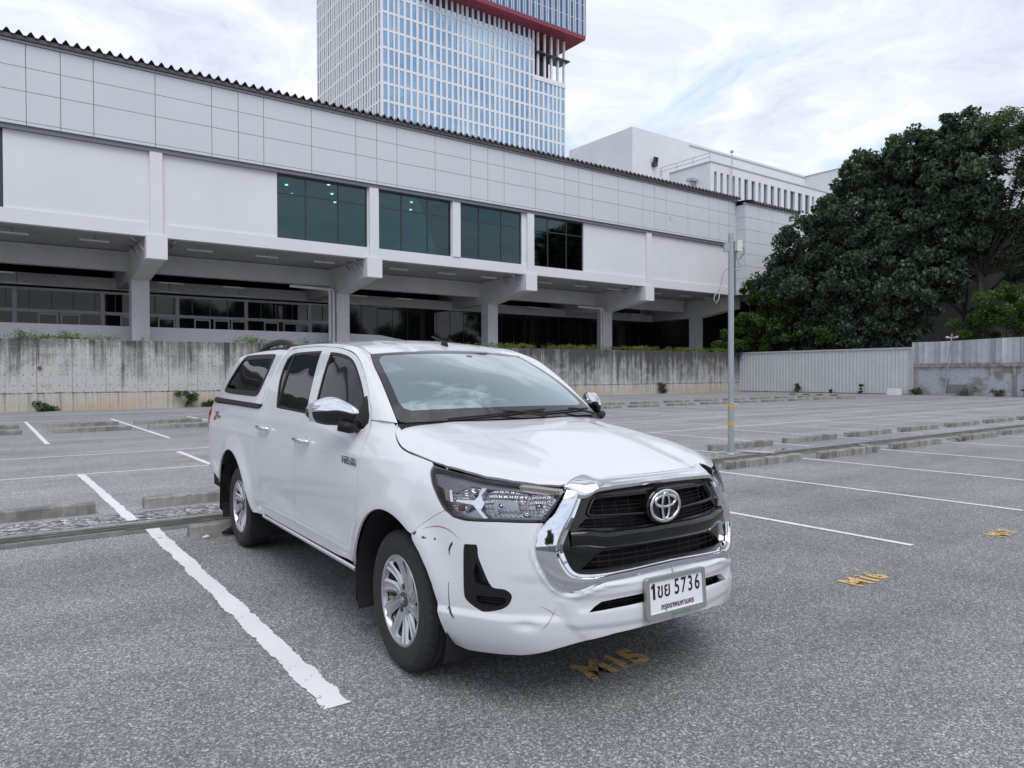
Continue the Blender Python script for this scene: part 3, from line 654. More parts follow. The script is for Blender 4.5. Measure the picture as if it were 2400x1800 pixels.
# ================================================================ office tower
TY = 125.0; tw = empty('office_tower', (61.78, TY, 0), 0, 'tall white gridded office tower with blue glass and a red banded glass crown', 'tower')
def tb(name, mb, m, parent=None, **k):
    o = mb.obj(name, m, parent or tw, **k)
    if parent is None: o.location = (-61.78, -TY, 0)
    return o
cen = [62.37,63.66,64.72,65.88,67.26,68.64,70.01,71.2,72.45,73.93,75.27,76.62,77.98,79.2,80.3,81.6,82.95,84.35,85.7,87.1,88.35,89.45,90.75,92.1,93.5,94.9,96.25,97.5,98.75,100.1,101.5,102.9,104.05,105.15,106.4]
nar = {64.72,71.2,79.2,80.3,88.35,89.45,97.5,104.05,105.15}
fl = [3.36*k+53.45-3.36*15 for k in range(0, 30)]; fl = [z for z in fl if z > 3]; ZT = 76.6
mb = MB().box(61.78, 107.15, TY+.35, 157, 0, 66.4); mb.box(61.78, 98.3, TY+.35, 157, 66.4, 92); mb.box(98.3, 107.15, TY+6, 157, 66.4, 92); tb('core', mb, mat('tower_core', (.06,.06,.07), .8))
mb = MB(); ed = [61.78]
for c in cen: h = .29 if c in nar else .43; ed += [c-h, c+h]
ed += [107.15]
for i in range(0, len(ed), 2):
    top = 92 if ed[i+1] < 98.6 else 66.6
    mb.box(ed[i], ed[i+1], TY, TY+.30, 0, top)
for z in fl:
    if z > 84: continue
    mb.box(61.8, 107.1 if z < 67.5 else 98.4, TY+.03, TY+.33, z-.24, z+.24)
for q in (99.4, 101.3, 103.2, 105.1, 106.9): mb.box(q-.22, q+.22, TY, TY+.5, 66.5, ZT)
mb.box(98.3, 107.15, TY-.1, TY+.6, 66.05, 66.75)
tb('front_grid', mb, M['tower_frame'])
tb('terrace_canopy', MB().box(98.3, 107.9, TY-.8, TY+3, 71.9, 72.15), M['frame_dark'])
mb = MB(); sc = []; y = TY; j = 0; ys = [TY]
while y < 156: w = (.62, .62, .45, .62, .45)[j % 5]; sc.append((y+.35, y+.35+w)); y += w+.62; j += 1
pe = TY
for a, b_ in sc: mb.box(61.78-.35, 61.78, pe, a, 0, 92); pe = b_
mb.box(61.78-.35, 61.78, pe, 157, 0, 92)
for z in fl:
    if z < 84: mb.box(61.78-.32, 61.75, TY+.02, 156.9, z-.24, z+.24)
tb('side_grid', mb, M['tower_frame'])
tb('side_glass', MB().box(61.55, 61.70, TY+.3, 156.8, 0, 91.5), M['towerglass_side'])
# panes: the hundred that show largest are parts, the rest one part
best = []; rest = MB()
for zi, z in enumerate(fl):
    for c in cen:
        if z+3.0 < 30 or z > 82 or (c > 98.5 and z > 65): 
            continue
        h = .29 if c in nar else .43; best.append((-(c-61.78)*.0+z*.0+abs(z-60)*.35+(c-62)*.25, c, h, z))
best.sort(key=lambda q: q[0]); rg = random.Random(2)
for i, (_, c, h, z) in enumerate(best):
    tlt = rg.uniform(-.006, .006); vs = [(c-h, TY+.12+tlt, z+.22), (c+h, TY+.12-tlt, z+.22), (c+h, TY+.12-tlt, z+3.14), (c-h, TY+.12+tlt, z+3.14)]
    if i < 99: tb('window', MB().add(vs, [(0,1,2,3)]), M['towerglass'])
    else: rest.add(vs, [(0,1,2,3)])
o = tb('windows', rest, M['towerglass']); o['kind'] = 'stuff'
# cantilevered crown
mb = MB().box(70, 110.4, 121.8, 160, 76.62, 77.4); tb('red_band', mb, M['red'])
mb = MB().box(70, 110.3, 121.9, 160, 77.41, 95); tb('crown_glass', mb, M['crown_glass'])
mb = MB(); q = 70
k = 0
while q < 110.4: mb.box(q-.07, q+.07, 121.55, 121.9, 77.42, 95); q += (.9, .45)[k % 2]*1.15; k += 1
for z in (80.7, 84.2): mb.box(70, 110.3, 121.85, 121.9, z, z+.1)
q = 122
while q < 160: mb.box(110.3, 110.6, q-.07, q+.07, 77.42, 95); q += 1.2
tb('crown_fins', mb, M['tower_frame'])

# ================================================================ right boundary
FX = 50.75
cf = empty('corrugated_fence', (FX, 30, 0), 0, 'pale corrugated metal fence in front of the trees', 'fence')
mb = MB(); P = []; y = 23.35
while y < 37.05: 
    for dy, dx in ((0, 0), (.16, 0), (.185, -.03), (.235, -.03), (.26, 0)): P.append([(dx, y+dy-30, .05), (dx, y+dy-30, 3.12)])
    y += .27
mb.grid(P); mb.obj('sheet_panel', M['corr_pale'], cf)
MB().box(-.08, .06, -6.68, 7.1, 3.10, 3.22).obj('top_rail', M['gutter'], cf); MB().box(-.10, .06, -6.8, -6.62, 0, 3.2).obj('post', M['gutter'], cf)
bw = empty('block_wall', (FX, 14, 0), 0, 'old concrete block wall with a mouldy coping under grey sheeting', 'wall')
MB().box(.0, .2, -34, 9.2, 0, 1.84).obj('masonry', M['blockwall'], bw); MB().box(-.09, .28, -34, 9.2, 1.842, 2.1).obj('coping', M['coping'], bw)
for yy in (8.95, 3.2, -2.5): MB().box(-.04, .0, yy, yy+.22, 0, 1.84).obj('pier', M['stop_clean'], bw)
MB().box(-.006, .0, 5.9, 7.3, .12, .72).obj('patch', mat('dark_patch', build=stained((.22,.22,.23), .3, 6)), bw)
mb = MB(); P = []; y = -20.; rg = random.Random(11)
while y < 9.2:
    s_ = rg.uniform(.9, 1.1)
    for dy, dx in ((0, 0), (.2*s_, 0), (.22*s_, -.035), (.30*s_, -.035), (.33*s_, 0)): P.append([(.05+dx, y+dy, 2.1), (.05+dx, y+dy, 3.56+.05*math.sin(y*.6)+.02*s_)])
    y += .36*s_
gs = MB().grid(P).obj('grey_sheeting', M['corr_grey'], None); gs.location = (FX, 14, 0); prop(gs, 'upright grey corrugated sheets in mixed shades on top of the block wall', 'fence')
lp = empty('leaning_pole', (FX-.25, 21.2, 0), 0, 'thin leaning metal pole with two small lamps against the block wall', 'pole')
MB().tube([(0,0,0), (-.1,-.5,4.0)], [.05,.045], 8).obj('shaft', M['galv'], lp)
for s in (-1, 1): MB().tube([(-.1,-.5+s*.05,3.72), (-.12,-.5+s*.35,3.78)], [.03,.07], 8).obj('lamp', M['lamp_white'], lp)
for i, (y, r, h, m) in enumerate(((31.6, .35, 1.05, 'leaf_dark'), (28.9, .12, .3, 'leaf_dark'), (26.6, .2, .8, 'leaf_dark'), (22.9, .5, .75, 'leaf_dark'), (19.9, .7, .4, 'leaf_dark'), (18.0, .45, .55, 'leaf_dark'), (16.4, .4, 1.35, 'leaf_bright'), (15.2, .6, .35, 'leaf_dark'))):
    weed('weed', FX-.4, y, 0, r, h, M[m], ['weed against the pale fence, farthest one', 'tiny weed by the pale fence', 'small drooping weed before the middle of the pale fence', 'dark weed in the corner of fence and block wall', 'low spreading weed under the leaning pole', 'ragged weed at the block wall foot', 'upright bushy weed on the block wall at right', 'low weed at the block wall foot at the right edge'][i], 'weed', 60+i, 380, .12, 'weeds along the right boundary')

# galvanised pole with camera box
px_, py_ = 11.0, 8.23
gp = empty('lamp_pole', (px_, py_, 0), 0, 'slim galvanised pole with yellow tape bands and a cream box on top', 'pole')
MB().tube([(0,0,0), (.0,0,3.98)], [.053,.05], 16).obj('shaft', M['galv'], gp, smooth=True, auto=40)
MB().prism([(.24*math.cos(t*math.pi/12), .2*math.sin(t*math.pi/12)) for t in range(24)], 2, 0, .018).obj('base_plate', M['galv'], gp)
mb = MB()
for t in range(4): a = t*math.pi/2+.4; mb.prism([(.05*math.cos(a), .05*math.sin(a)), (.11*math.cos(a), .11*math.sin(a)), (.11*math.cos(a)+.008, .11*math.sin(a)+.008), (.05*math.cos(a)+.008, .05*math.sin(a)+.008)], 2, .018, .09)
mb.obj('gusset', M['galv'], gp)
for z0, z1 in ((.50, .565), (.83, .89)): MB().tube([(0,0,z0), (0,0,z1)], .0555, 16, caps=False).obj('tape_band', M['tape'], gp, smooth=True)
MB().tube([(-.02,-.055,.90), (.10,-.09,.88)], [.012,.012], 6).obj('tape_end', M['lamp_white'], gp)
rx = Vector((.8055, -.5925, 0))
cb = MB().box(.10, .19, -.05, .06, 3.66, 3.86).obj('junction_box', M['cream'], gp); cb.rotation_euler = (0,0,-.62)
cb = MB().box(.05, .10, -.045, .045, 3.67, 3.84).obj('box_bracket', M['pvc_grey'], gp); cb.rotation_euler = (0,0,-.62)
MB().box(-.13, -.04, -.03, .03, 3.66, 3.80).obj('clamp', M['galv'], gp).rotation_euler = (0,0,-.62)
def rp(u, z, v=0): return (rx.x*u+rx.y*v*0-.0, rx.y*u, z)
MB().tube([rp(.10,3.66), rp(.11,3.55), rp(.155,3.42), rp(.16,3.36), rp(.12,3.32), rp(.06,3.33)], .014, 6).obj('conduit', M['pvc_grey'], gp, smooth=True)
MB().tube([rp(.19,3.75), rp(.235,3.70), rp(.235,3.62), rp(.15,3.52)], .007, 5).obj('cable', M['pvc_dark'], gp, smooth=True)
MB().tube([rp(-.05,3.34), rp(-.10,3.33), rp(-.15,3.25), rp(-.19,3.06), rp(-.21,2.98), rp(-.30,2.85), rp(-.31,2.79), rp(-.27,2.72), rp(-.22,2.80), rp(-.205,2.97)], .010, 6).obj('hanging_cable', M['pvc_grey'], gp, smooth=True)
mb = MB(); mb.tube([(px_+.05, py_-.12, .03), (px_+.26, py_-.42, .025), (px_+.42, py_-.62, .02)], .028, 8); prop(mb.obj('loose_pipe', M['gutter'], smooth=True), 'short grey pipe lying at the foot of the galvanised pole', 'pipe')

# ================================================================ trees beyond the fence
tree('broadleaf_tree', (54.2, 28.6, 0), [(0,0,13.2,3.5),(-1.2,2.8,11.8,2.9),(.5,-3.6,12.0,3.4),(0,-.9,16.3,2.5),(0,-4.2,17.0,2.4),(0,-6.8,17.3,2.1),(0,-7,14,2.6),(-1,5.4,8.6,2.7),(-1,2,8.5,3.2),(-.5,-4.2,7.8,3.0),(0,-1,10,3.4),(1.5,-6,10.5,2.4)], 5.2, .30, M['leaf_dark'], 'large dense dark green tree beyond the pale fence, tallest in the middle', 1, per=150, ncl=9.5, leaf=.33, crad=.72, group='trees beyond the fence', droop=.35)
tree('feathery_tree', (56.5, 21.4, 0), [(0,0,17.8,2.6),(0,2.6,16.6,2.3),(-.5,-3.0,17.0,2.7),(0,1,13.4,2.4),(-1,-4.2,13.0,2.3),(0,-6.5,15.6,2.6),(1,-8.8,12.6,2.4),(.5,-1.8,10.2,2.0),(0,-6.2,9.6,2.2),(0,4.6,13.8,2.2),(0,3.6,10,1.8),(0,5.6,16.2,2.2),(0,7.2,14.4,2.0),(0,4.4,16.9,1.9),(0,-4.6,18.2,1.9),(0,-7.6,17.6,2.0),(0,6.6,15.4,2.3),(0,3.2,15.6,2.2),(0,-8.8,16,2.2),(0,-5,14.5,2.2),(0,-10.5,17,2.2),(0,-10.5,14,2.2)], 8.5, .26, M['leaf_feather'], 'tall airy tree with feathery foliage and sky showing through, at the right edge', 2, per=120, ncl=9.5, leaf=.22, crad=.75, group='trees beyond the fence', flat=.55)
tree('low_bright_tree', (52.7, 36.0, 0), [(0,0,5.0,2.6),(-1.4,1.2,3.9,1.9),(.3,-2.8,4.6,2.6),(-.5,3.3,4.0,1.5),(0,-5.4,4.2,2.2),(.0,-.8,7.6,1.8),(0,-3.2,7.0,2.0),(-.6,1.4,8.6,.9)], 3.0, .17, M['leaf_bright'], 'low spreading tree with brighter green leaves beside the hall wing', 3, per=190, ncl=8, leaf=.26, crad=.62, group='trees beyond the fence', flat=.45)
tree('understorey_tree', (53.6, 30.0, 0), [(0,0,4.4,2.6),(0,-3.4,4.6,2.4),(0,3.0,4.6,2.4),(0,-1.6,7.0,2.2)], 3, .2, M['leaf_dark'], 'dark understorey tree right behind the pale fence', 4, per=170, ncl=7, leaf=.3, crad=.8, group='trees beyond the fence')
tree('bush_tree', (52.4, 18.2, 0), [(0,0,5.4,1.9),(.4,-1.9,5.9,1.9),(0,1.8,4.3,1.4),(.2,-3.8,5.0,1.9)], 3, .14, M['leaf_bright'], 'fresh green bushy tree above the grey sheeting at the right edge', 5, per=260, ncl=10, leaf=.17, crad=.55, group='trees beyond the fence', flat=.3)
tree('back_tree', (62, 24.5, 0), [(0,0,12,3.6),(0,5,11,3.4),(0,-5,11,3.4),(0,2,15.5,2.6)], 6, .3, M['leaf_dark'], 'dark tree standing deeper behind the feathery tree', 6, per=110, ncl=5.5, leaf=.42, crad=.9, group='trees beyond the fence', airy=.8)
gsh = empty('grey_shed', (66, 24, 0), 0, 'plain grey shed wall seen in the shade between the trees', 'shed')
MB().box(0, 14, -14, 14, 0, 10.6).obj('wall', mat('shed_wall', build=stained((.20,.20,.20), .2, .8)), gsh); MB().box(-.2, 14.2, -14.2, 14.2, 10.602, 10.9).obj('roof', M['white_wall'], gsh)
# trees and low buildings behind the camera: they show in the hall windows and the chrome
for i, (x, y, s) in enumerate(((38, -78, 1.5), (52, -84, 1.9), (74, -76, 1.5), (-62, -88, 1.6), (96, -80, 1.6))):
    if i == 0: t0 = tree('roadside_tree', (x, y, 0), [(0,0,8,3.4),(3,0,7,2.6),(-3,0,7,2.6),(1,0,11,2.2)], 4, .3, M['leaf_dark'], 'x', 30, per=60, ncl=5, leaf=.6, crad=1.1); o = t0
    else: o = copy_tree(t0)
    o.location = (x, y, 0); o.scale = (s,)*3; prop(o, ORD[i]+' dark tree behind the viewpoint, mirrored in the hall windows', 'tree', 'trees behind the viewpoint')
lb = empty('distant_block', (0, -120, 0), 0, 'low distant block behind the viewpoint mirrored in the chrome', 'building'); MB().box(-140, 150, -10, 0, 0, 8).obj('wall', mat('distant_wall', (.25,.25,.26), .8), lb)
# ================================================================ pickup: body surfaces
# car frame: x forward from the front axle, y to the left, z up; the near side of the truck is y < 0
def herm(xs,x):
    """index + hermite weights for cubic interpolation on knots xs with finite-difference tangents; returns (idx[4], w[4])"""
    xs=np.asarray(xs,float); x=np.clip(np.asarray(x,float),xs[0],xs[-1]); n=len(xs)
    i=np.clip(np.searchsorted(xs,x,side='right')-1,0,n-2)
    return xs,x,i
def slopes(xs,ys):
    h=np.diff(xs); h=h.reshape((-1,)+(1,)*(ys.ndim-1)); d=np.diff(ys,axis=0)/h
    m=np.empty_like(ys); m[0]=d[0]; m[-1]=d[-1]
    m[1:-1]=(d[:-1]*h[1:]+d[1:]*h[:-1])/(h[:-1]+h[1:])
    return m
def hev(xs,ys,ms,x):
    xs,x,i=herm(xs,x); h=xs[i+1]-xs[i]; t=(x-xs[i])/h
    a=2*t**3-3*t**2+1; b=t**3-2*t**2+t; c=-2*t**3+3*t**2; d=t**3-t**2
    e=(slice(None),)+(None,)*(ys.ndim-1)
    return a[e]*ys[i]+b[e]*h[e]*ms[i]+c[e]*ys[i+1]+d[e]*h[e]*ms[i+1]
class C1:
    def __init__(s,xs,ys): s.x=np.array(xs,float); s.y=np.array(ys,float); s.m=slopes(s.x,s.y)
    def __call__(s,x):
        x=np.asarray(x,float); r=hev(s.x,s.y,s.m,x.ravel()); return r.reshape(x.shape)
class C2:
    def __init__(s,xs,zs,T):
        s.x=np.array(xs,float); s.z=np.array(zs,float); s.T=np.array(T,float); s.mz=slopes(s.z,s.T.T).T
        s.mx=slopes(s.x,s.T); s.mxz=slopes(s.x,s.mz)
    def __call__(s,x,z):
        x,z=np.broadcast_arrays(np.asarray(x,float),np.asarray(z,float)); sh=x.shape; x=x.ravel(); z=z.ravel()
        A=hev(s.x,s.T,s.mx,x); M=hev(s.x,s.mz,s.mxz,x)
        zs,zz,j=herm(s.z,z); h=zs[j+1]-zs[j]; t=(zz-zs[j])/h; k=np.arange(len(x))
        a=2*t**3-3*t**2+1; b=t**3-2*t**2+t; c=-2*t**3+3*t**2; d=t**3-t**2
        return (a*A[k,j]+b*h*M[k,j]+c*A[k,j+1]+d*h*M[k,j+1]).reshape(sh)
ZS=[.24,.30,.36,.45,.60,.75,.88,.96,1.04,1.10,1.16,1.25,1.35,1.45,1.53,1.59,1.64]
XS=[-4.35,-4.05,-3.6,-3.085,-2.6,-2.2,-1.8,-1.2,-.8,-.55,-.35,-.18,0,.15,.35]
door=[.79,.835,.86,.875,.888,.895,.896,.890,.876,.860,.836,.800,.758,.714,.676,.642,.600]
bedm=[.80,.845,.868,.880,.890,.897,.900,.898,.890,.876,.852,.810,.768,.722,.682,.645,.605]
def row(b,**k):
    r=list(b); 
    for z,v in k.items(): r[ZS.index(float(z.replace('z','').replace('_','.')))]=v
    return r
def addv(b,d): return [v+d for v in b]
T=[addv(bedm,-.045),addv(bedm,-.012),bedm,bedm,bedm,addv(door,.002),door,door,
 [.79,.835,.86,.875,.888,.895,.895,.888,.873,.853,.824,.784,.740,.694,.655,.62,.58],
 [.79,.835,.86,.875,.888,.895,.894,.884,.864,.838,.800,.752,.70,.65,.60,.56,.52],
 [.79,.835,.86,.874,.886,.892,.888,.872,.838,.792,.715,.66,.60,.54,.48,.44,.40],
 [.79,.835,.86,.876,.888,.893,.886,.864,.815,.745,.65,.58,.52,.46,.40,.36,.32],
 [.79,.835,.86,.876,.888,.892,.882,.855,.795,.70,.58,.52,.46,.40,.36,.32,.28],
 [.79,.835,.86,.876,.886,.888,.875,.842,.765,.65,.52,.46,.4,.36,.32,.28,.24],
 [.79,.835,.858,.872,.880,.878,.858,.812,.70,.56,.44,.4,.36,.3,.26,.22,.2]]
_F=C2(XS,ZS,T)
def flare(x,z):
    f=0
    for cx,a,R0 in ((0,.028,.44),(-3.085,.034,.47)):
        r=np.hypot(x-cx,z-.345); up=1/(1+np.exp(-(z-.32)/.06))
        f=f+a*np.exp(-((r-R0)/.085)**2)*up
    return f
def F(x,z):
    w=1/(1+np.exp(-(x+2.25)/.09))/(1+np.exp((x+.62)/.07))
    return _F(x,z)+flare(x,z)-w*(.007*np.exp(-((z-.60)/.075)**2)-.004*np.exp(-((z-.49)/.03)**2))+.003*np.exp(-((z-(1.005+.012*x))/.018)**2)*(x<.1)
# nose
X0=.20
NOSE=C1([.20,.26,.33,.40,.48,.56,.66,.76,.85,.92,.96,1.0,1.05],[.93,.962,.976,.979,.976,.975,.963,.945,.925,.905,.885,.85,.78])
_ph=np.linspace(0,np.pi/2,400); MEXP=2.5
_cx=np.sin(_ph); _cy=np.cos(_ph)**(2/MEXP)
_L=np.concatenate([[0],np.cumsum(np.hypot(np.diff(_cx*.76),np.diff(_cy*.88)))]); LEN=_L[-1]
def wrap(s,z):
    """s: arc length from x=X0 forward round to the centre line. returns x,u"""
    s=np.asarray(s,float); z=np.asarray(z,float)
    cx=np.interp(s,_L,_cx); cy=np.interp(s,_L,_cy)
    x=np.where(s<0,X0+s,X0+(NOSE(z)-X0)*cx)
    u=np.where(s<0,F(np.minimum(x,X0),z),F(X0*np.ones_like(z),z)*cy)
    fl=np.where(s>0,flare(x,z),0)   # keep the flare going round the front of the arch
    u=np.where(s>0,(u-flare(X0,z)*cy)+fl,u)
    return x,u

def SW(a, b):
    """side + nose surface, near side; a = run along the body from x = X0, b = height"""
    x, u = wrap(a, b); return np.stack([x, -u, b], -1)
def shape(a, b):
    """pressed-in relief of the bumper, metres outward"""
    sm = lambda t: np.clip(t, 0, 1)**2*(3-2*np.clip(t, 0, 1))
    f = 0*a
    low = sm((a+.02)/.25)
    f = f+.016*low*sm((.440-b)/.035)*(1-sm((a-.62)/.2))                   # ledge under the fog recess
    se = np.interp(b, [.26, .30, .35, .40, .45, .50, .55, .60], [.98, .90, .835, .79, .765, .76, .79, .84])
    inn = sm((a-se+.02)/.055); f = f+.013*inn*(1-sm((b-.556)/.016))                              # smile-shaped lower bar
    f = f-.008*sm((a-se-.06)/.03)*np.exp(-((b-.482)/.030)**4)-.008*inn*sm((.400-b)/.03)
    f = f-.007*sm((a-.50)/.15)*(1-sm((a-se)/.06))*sm((b-.40)/.05)*(1-sm((b-.56)/.05))
    f = f-.013*np.exp(-((a-.62)/.05)**2-((b-.398)/.020)**2)                                   # dent
    sh_ = a.shape; dd = dist_poly(np.stack([a.ravel(), b.ravel()], 1), CHR_P).reshape(sh_)
    f = f+.006*np.exp(-((dd-.014)/.010)**2)*(a > .4)
    return f*sm((a-.02)/.1)
def surf_eval(S, a, b, off=0., far=False, relief=None):
    e = 1e-3; a = np.asarray(a, float); b = np.asarray(b, float)
    def Q(a, b):
        return S(a, b)
    P = Q(a, b); Nn = np.cross(Q(a+e, b)-Q(a-e, b), Q(a, b+e)-Q(a, b-e)); Nn /= np.linalg.norm(Nn, axis=-1)[..., None]+1e-12
    if relief is not None:
        def Q2(a, b):
            P = Q(a, b); n_ = np.cross(Q(a+e, b)-Q(a-e, b), Q(a, b+e)-Q(a, b-e)); n_ /= np.linalg.norm(n_, axis=-1)[..., None]+1e-12
            return P+n_*relief(a, b)[..., None]
        P = Q2(a, b); Nn = np.cross(Q2(a+e, b)-Q2(a-e, b), Q2(a, b+e)-Q2(a, b-e)); Nn /= np.linalg.norm(Nn, axis=-1)[..., None]+1e-12
    P = P+Nn*(off if np.isscalar(off) else np.asarray(off)[..., None])
    if far: P = P*[1, -1, 1]; Nn = Nn*[1, -1, 1]
    return P, Nn
def resample(poly, res):
    out = []
    n = len(poly)
    for i in range(n):
        a = np.array(poly[i], float); b = np.array(poly[(i+1) % n], float); k = max(1, int(np.ceil(np.hypot(*(b-a))/res)))
        out += [a+(b-a)*j/k for j in range(k)]
    return np.array(out)
def smooth_poly(poly, it=2, keep=0.9):
    """corner cutting that leaves sharp corners (turn > ~50 deg) alone"""
    P = [np.array(p, float) for p in poly]
    for _ in range(it):
        Q = []; n = len(P)
        for i in range(n):
            a, b, c = P[i-1], P[i], P[(i+1) % n]; u = b-a; v = c-b; cs = u.dot(v)/(np.hypot(*u)*np.hypot(*v)+1e-12)
            if cs < keep*.7: Q.append(b)
            else: Q += [b-u*.25, b+v*.25]
        P = Q
    return P
def inset(poly, d):
    P = np.array(poly, float); n = len(P); A = .5*np.sum(P[:, 0]*np.roll(P[:, 1], -1)-np.roll(P[:, 0], -1)*P[:, 1]); s = 1 if A > 0 else -1
    u = P-np.roll(P, 1, 0); v = np.roll(P, -1, 0)-P
    u /= np.hypot(*u.T)[:, None]+1e-12; v /= np.hypot(*v.T)[:, None]+1e-12
    nu = np.stack([-u[:, 1], u[:, 0]], 1)*s; nv = np.stack([-v[:, 1], v[:, 0]], 1)*s; m = nu+nv; L = np.hypot(*m.T); m /= L[:, None]+1e-12
    k = 1/np.clip((m*nv).sum(1), .35, 1); return P+m*(d*k)[:, None]
def inside(P, poly):
    x, y = P[:, 0], P[:, 1]; r = np.zeros(len(P), bool); q = np.roll(poly, -1, 0)
    for (x0, y0), (x1, y1) in zip(poly, q):
        c = (y0 > y) != (y1 > y)
        with np.errstate(divide='ignore', invalid='ignore'): r ^= c & (x < (x1-x0)*(y-y0)/(y1-y0+1e-15)+x0)
    return r
def dist_poly(P, poly):
    d = np.full(len(P), 9.); q = np.roll(poly, -1, 0)
    for a, b in zip(poly, q):
        v = b-a; t = np.clip(((P-a)@v)/(v@v+1e-15), 0, 1); d = np.minimum(d, np.hypot(*(P-a-t[:, None]*v).T))
    return d
def fill(poly, holes, res):
    """triangulate a region with regular interior points; returns 2D verts, tris, boundary loops"""
    loops = [resample(poly, res)]+[resample(h, res*.8) for h in holes]; lo = loops[0].min(0); hi = loops[0].max(0)
    gx, gy = np.meshgrid(np.arange(lo[0]+res*.5, hi[0], res), np.arange(lo[1]+res*.5, hi[1], res)); G = np.stack([gx.ravel(), gy.ravel()], 1)
    ok = inside(G, loops[0])
    for h in loops[1:]: ok &= ~inside(G, h)
    G = G[ok]
    for L_ in loops: 
        if len(G): G = G[dist_poly(G, L_) > res*.45]
    V = [Vector(p) for L_ in loops for p in L_]+[Vector(p) for p in G]; E = []; k = 0
    for L_ in loops: n = len(L_); E += [(k+i, k+(i+1) % n) for i in range(n)]; k += n
    vo, eo, fo, ov, oe, of = delaunay_2d_cdt(V, E, [], 0, 1e-7, True)
    vo = np.array([tuple(v) for v in vo]); fo = np.array([f for f in fo if len(f) == 3]); c = vo[fo].mean(1); ok = inside(c, loops[0])
    for h in loops[1:]: ok &= ~inside(c, h)
    return vo, fo[ok], loops
def panel(name, S, poly, m, parent, holes=(), far=False, off=0., res=.022, gap=.0, skirt=.012, relief=None, both=False, hole_gap=0., label=None, dish=None):
    objs = []
    poly = np.array(poly, float)
    if gap: poly = inset(resample(poly, .02), gap)
    hs = [inset(resample(np.array(h, float), .02), -hole_gap) if hole_gap else np.array(h, float) for h in holes]
    vo, fo, loops = fill(poly, hs, res)
    for fr in ((False, True) if both else (far,)):
        of = off if dish is None else off+dish(vo)
        P, Nn = surf_eval(S, vo[:, 0], vo[:, 1], of, fr, relief)
        if dish is not None:
            e = 1e-3; a, b = vo[:, 0], vo[:, 1]
            def Q(a, b): return surf_eval(S, a, b, off+dish(np.stack([a, b], 1)), fr, relief)[0]
            Nn = np.cross(Q(a+e, b)-Q(a-e, b), Q(a, b+e)-Q(a, b-e)); Nn /= np.linalg.norm(Nn, axis=-1)[..., None]+1e-12
            if fr: Nn = -Nn
        A, B, Cc = P[fo[:, 0]], P[fo[:, 1]], P[fo[:, 2]]; fn = np.cross(B-A, Cc-A); s = (fn*Nn[fo[:, 0]]).sum(1) < 0; T_ = fo.copy(); T_[s] = T_[s][:, ::-1]
        verts = [tuple(p) for p in P]; faces = [tuple(int(i) for i in t) for t in T_]; nrm = [tuple(n_) for n_ in Nn]
        if skirt:
            for li, L_ in enumerate(loops):
                n = len(L_); k = len(verts); Pl, Nl = surf_eval(S, L_[:, 0], L_[:, 1], off if dish is None else off+dish(L_), fr, relief); Pi = Pl-Nl*skirt
                tg = np.roll(Pl, -1, 0)-np.roll(Pl, 1, 0); ns = np.cross(tg, Nl); ns /= np.linalg.norm(ns, axis=1)[:, None]+1e-12
                cen = Pl.mean(0); 
                if ((Pl-cen)*ns).sum() < 0: ns = -ns
                if li: ns = -ns
                verts += [tuple(p) for p in Pl]+[tuple(p) for p in Pi]; nrm += [tuple(v) for v in ns]*2
                for i in range(n):
                    j = (i+1) % n; q = (k+i, k+j, k+n+j, k+n+i); nn = np.cross(Pl[j]-Pl[i], Pi[j]-Pl[i])
                    faces.append(q if nn.dot(ns[i]) > 0 else q[::-1])
        me = bpy.data.meshes.new(name); me.from_pydata(verts, [], faces); me.materials.append(m); me.polygons.foreach_set('use_smooth', [True]*len(faces)); me.update()
        me.normals_split_custom_set_from_vertices(nrm); o = bpy.data.objects.new(name, me); SC.collection.objects.link(o)
        if parent is not None: o.parent = parent if not (both and isinstance(parent, tuple)) else parent[int(fr)]
        if label: o['label'] = label
        objs.append(o)
    return objs if both else objs[0]
def s_of(x, z):
    ss = np.linspace(-.3, 1.1, 1401); xx, _ = wrap(ss, np.full_like(ss, z)); return float(np.interp(x, xx, ss))
def sx(pts): return [(x-X0, z) for x, z in pts]
def loft(name, curves, m, parent, smooth=True, close=False, auto=None, flip=False, both=False, nrm=None):
    """curves: list of (n,3) arrays"""
    out = []
    for fr in ((1, -1) if both else (1,)):
        P = np.array(curves)*[1, fr, 1]; o = MB().grid(P, close_u=close, flip=flip ^ (fr < 0)).obj(name, m, parent, smooth=smooth, auto=auto); out.append(o)
    return out if both else out[0]
def spl(pts, n):
    """smooth resampled 3D polyline (Catmull-Rom)"""
    P = np.array(pts, float); d = np.concatenate([[0], np.cumsum(np.linalg.norm(np.diff(P, axis=0), axis=1))]); m_ = slopes(d, P)
    t = np.linspace(0, d[-1], n); i = np.clip(np.searchsorted(d, t, side='right')-1, 0, len(d)-2); h = (d[i+1]-d[i])[:, None]; q = ((t-d[i])/(d[i+1]-d[i]))[:, None]
    return (2*q**3-3*q**2+1)*P[i]+(q**3-2*q**2+q)*h*m_[i]+(-2*q**3+3*q**2)*P[i+1]+(q**3-q**2)*h*m_[i+1]
def spl2(pts, n): return [tuple(p[:2]) for p in spl([(a, b, 0) for a, b in pts], n)]
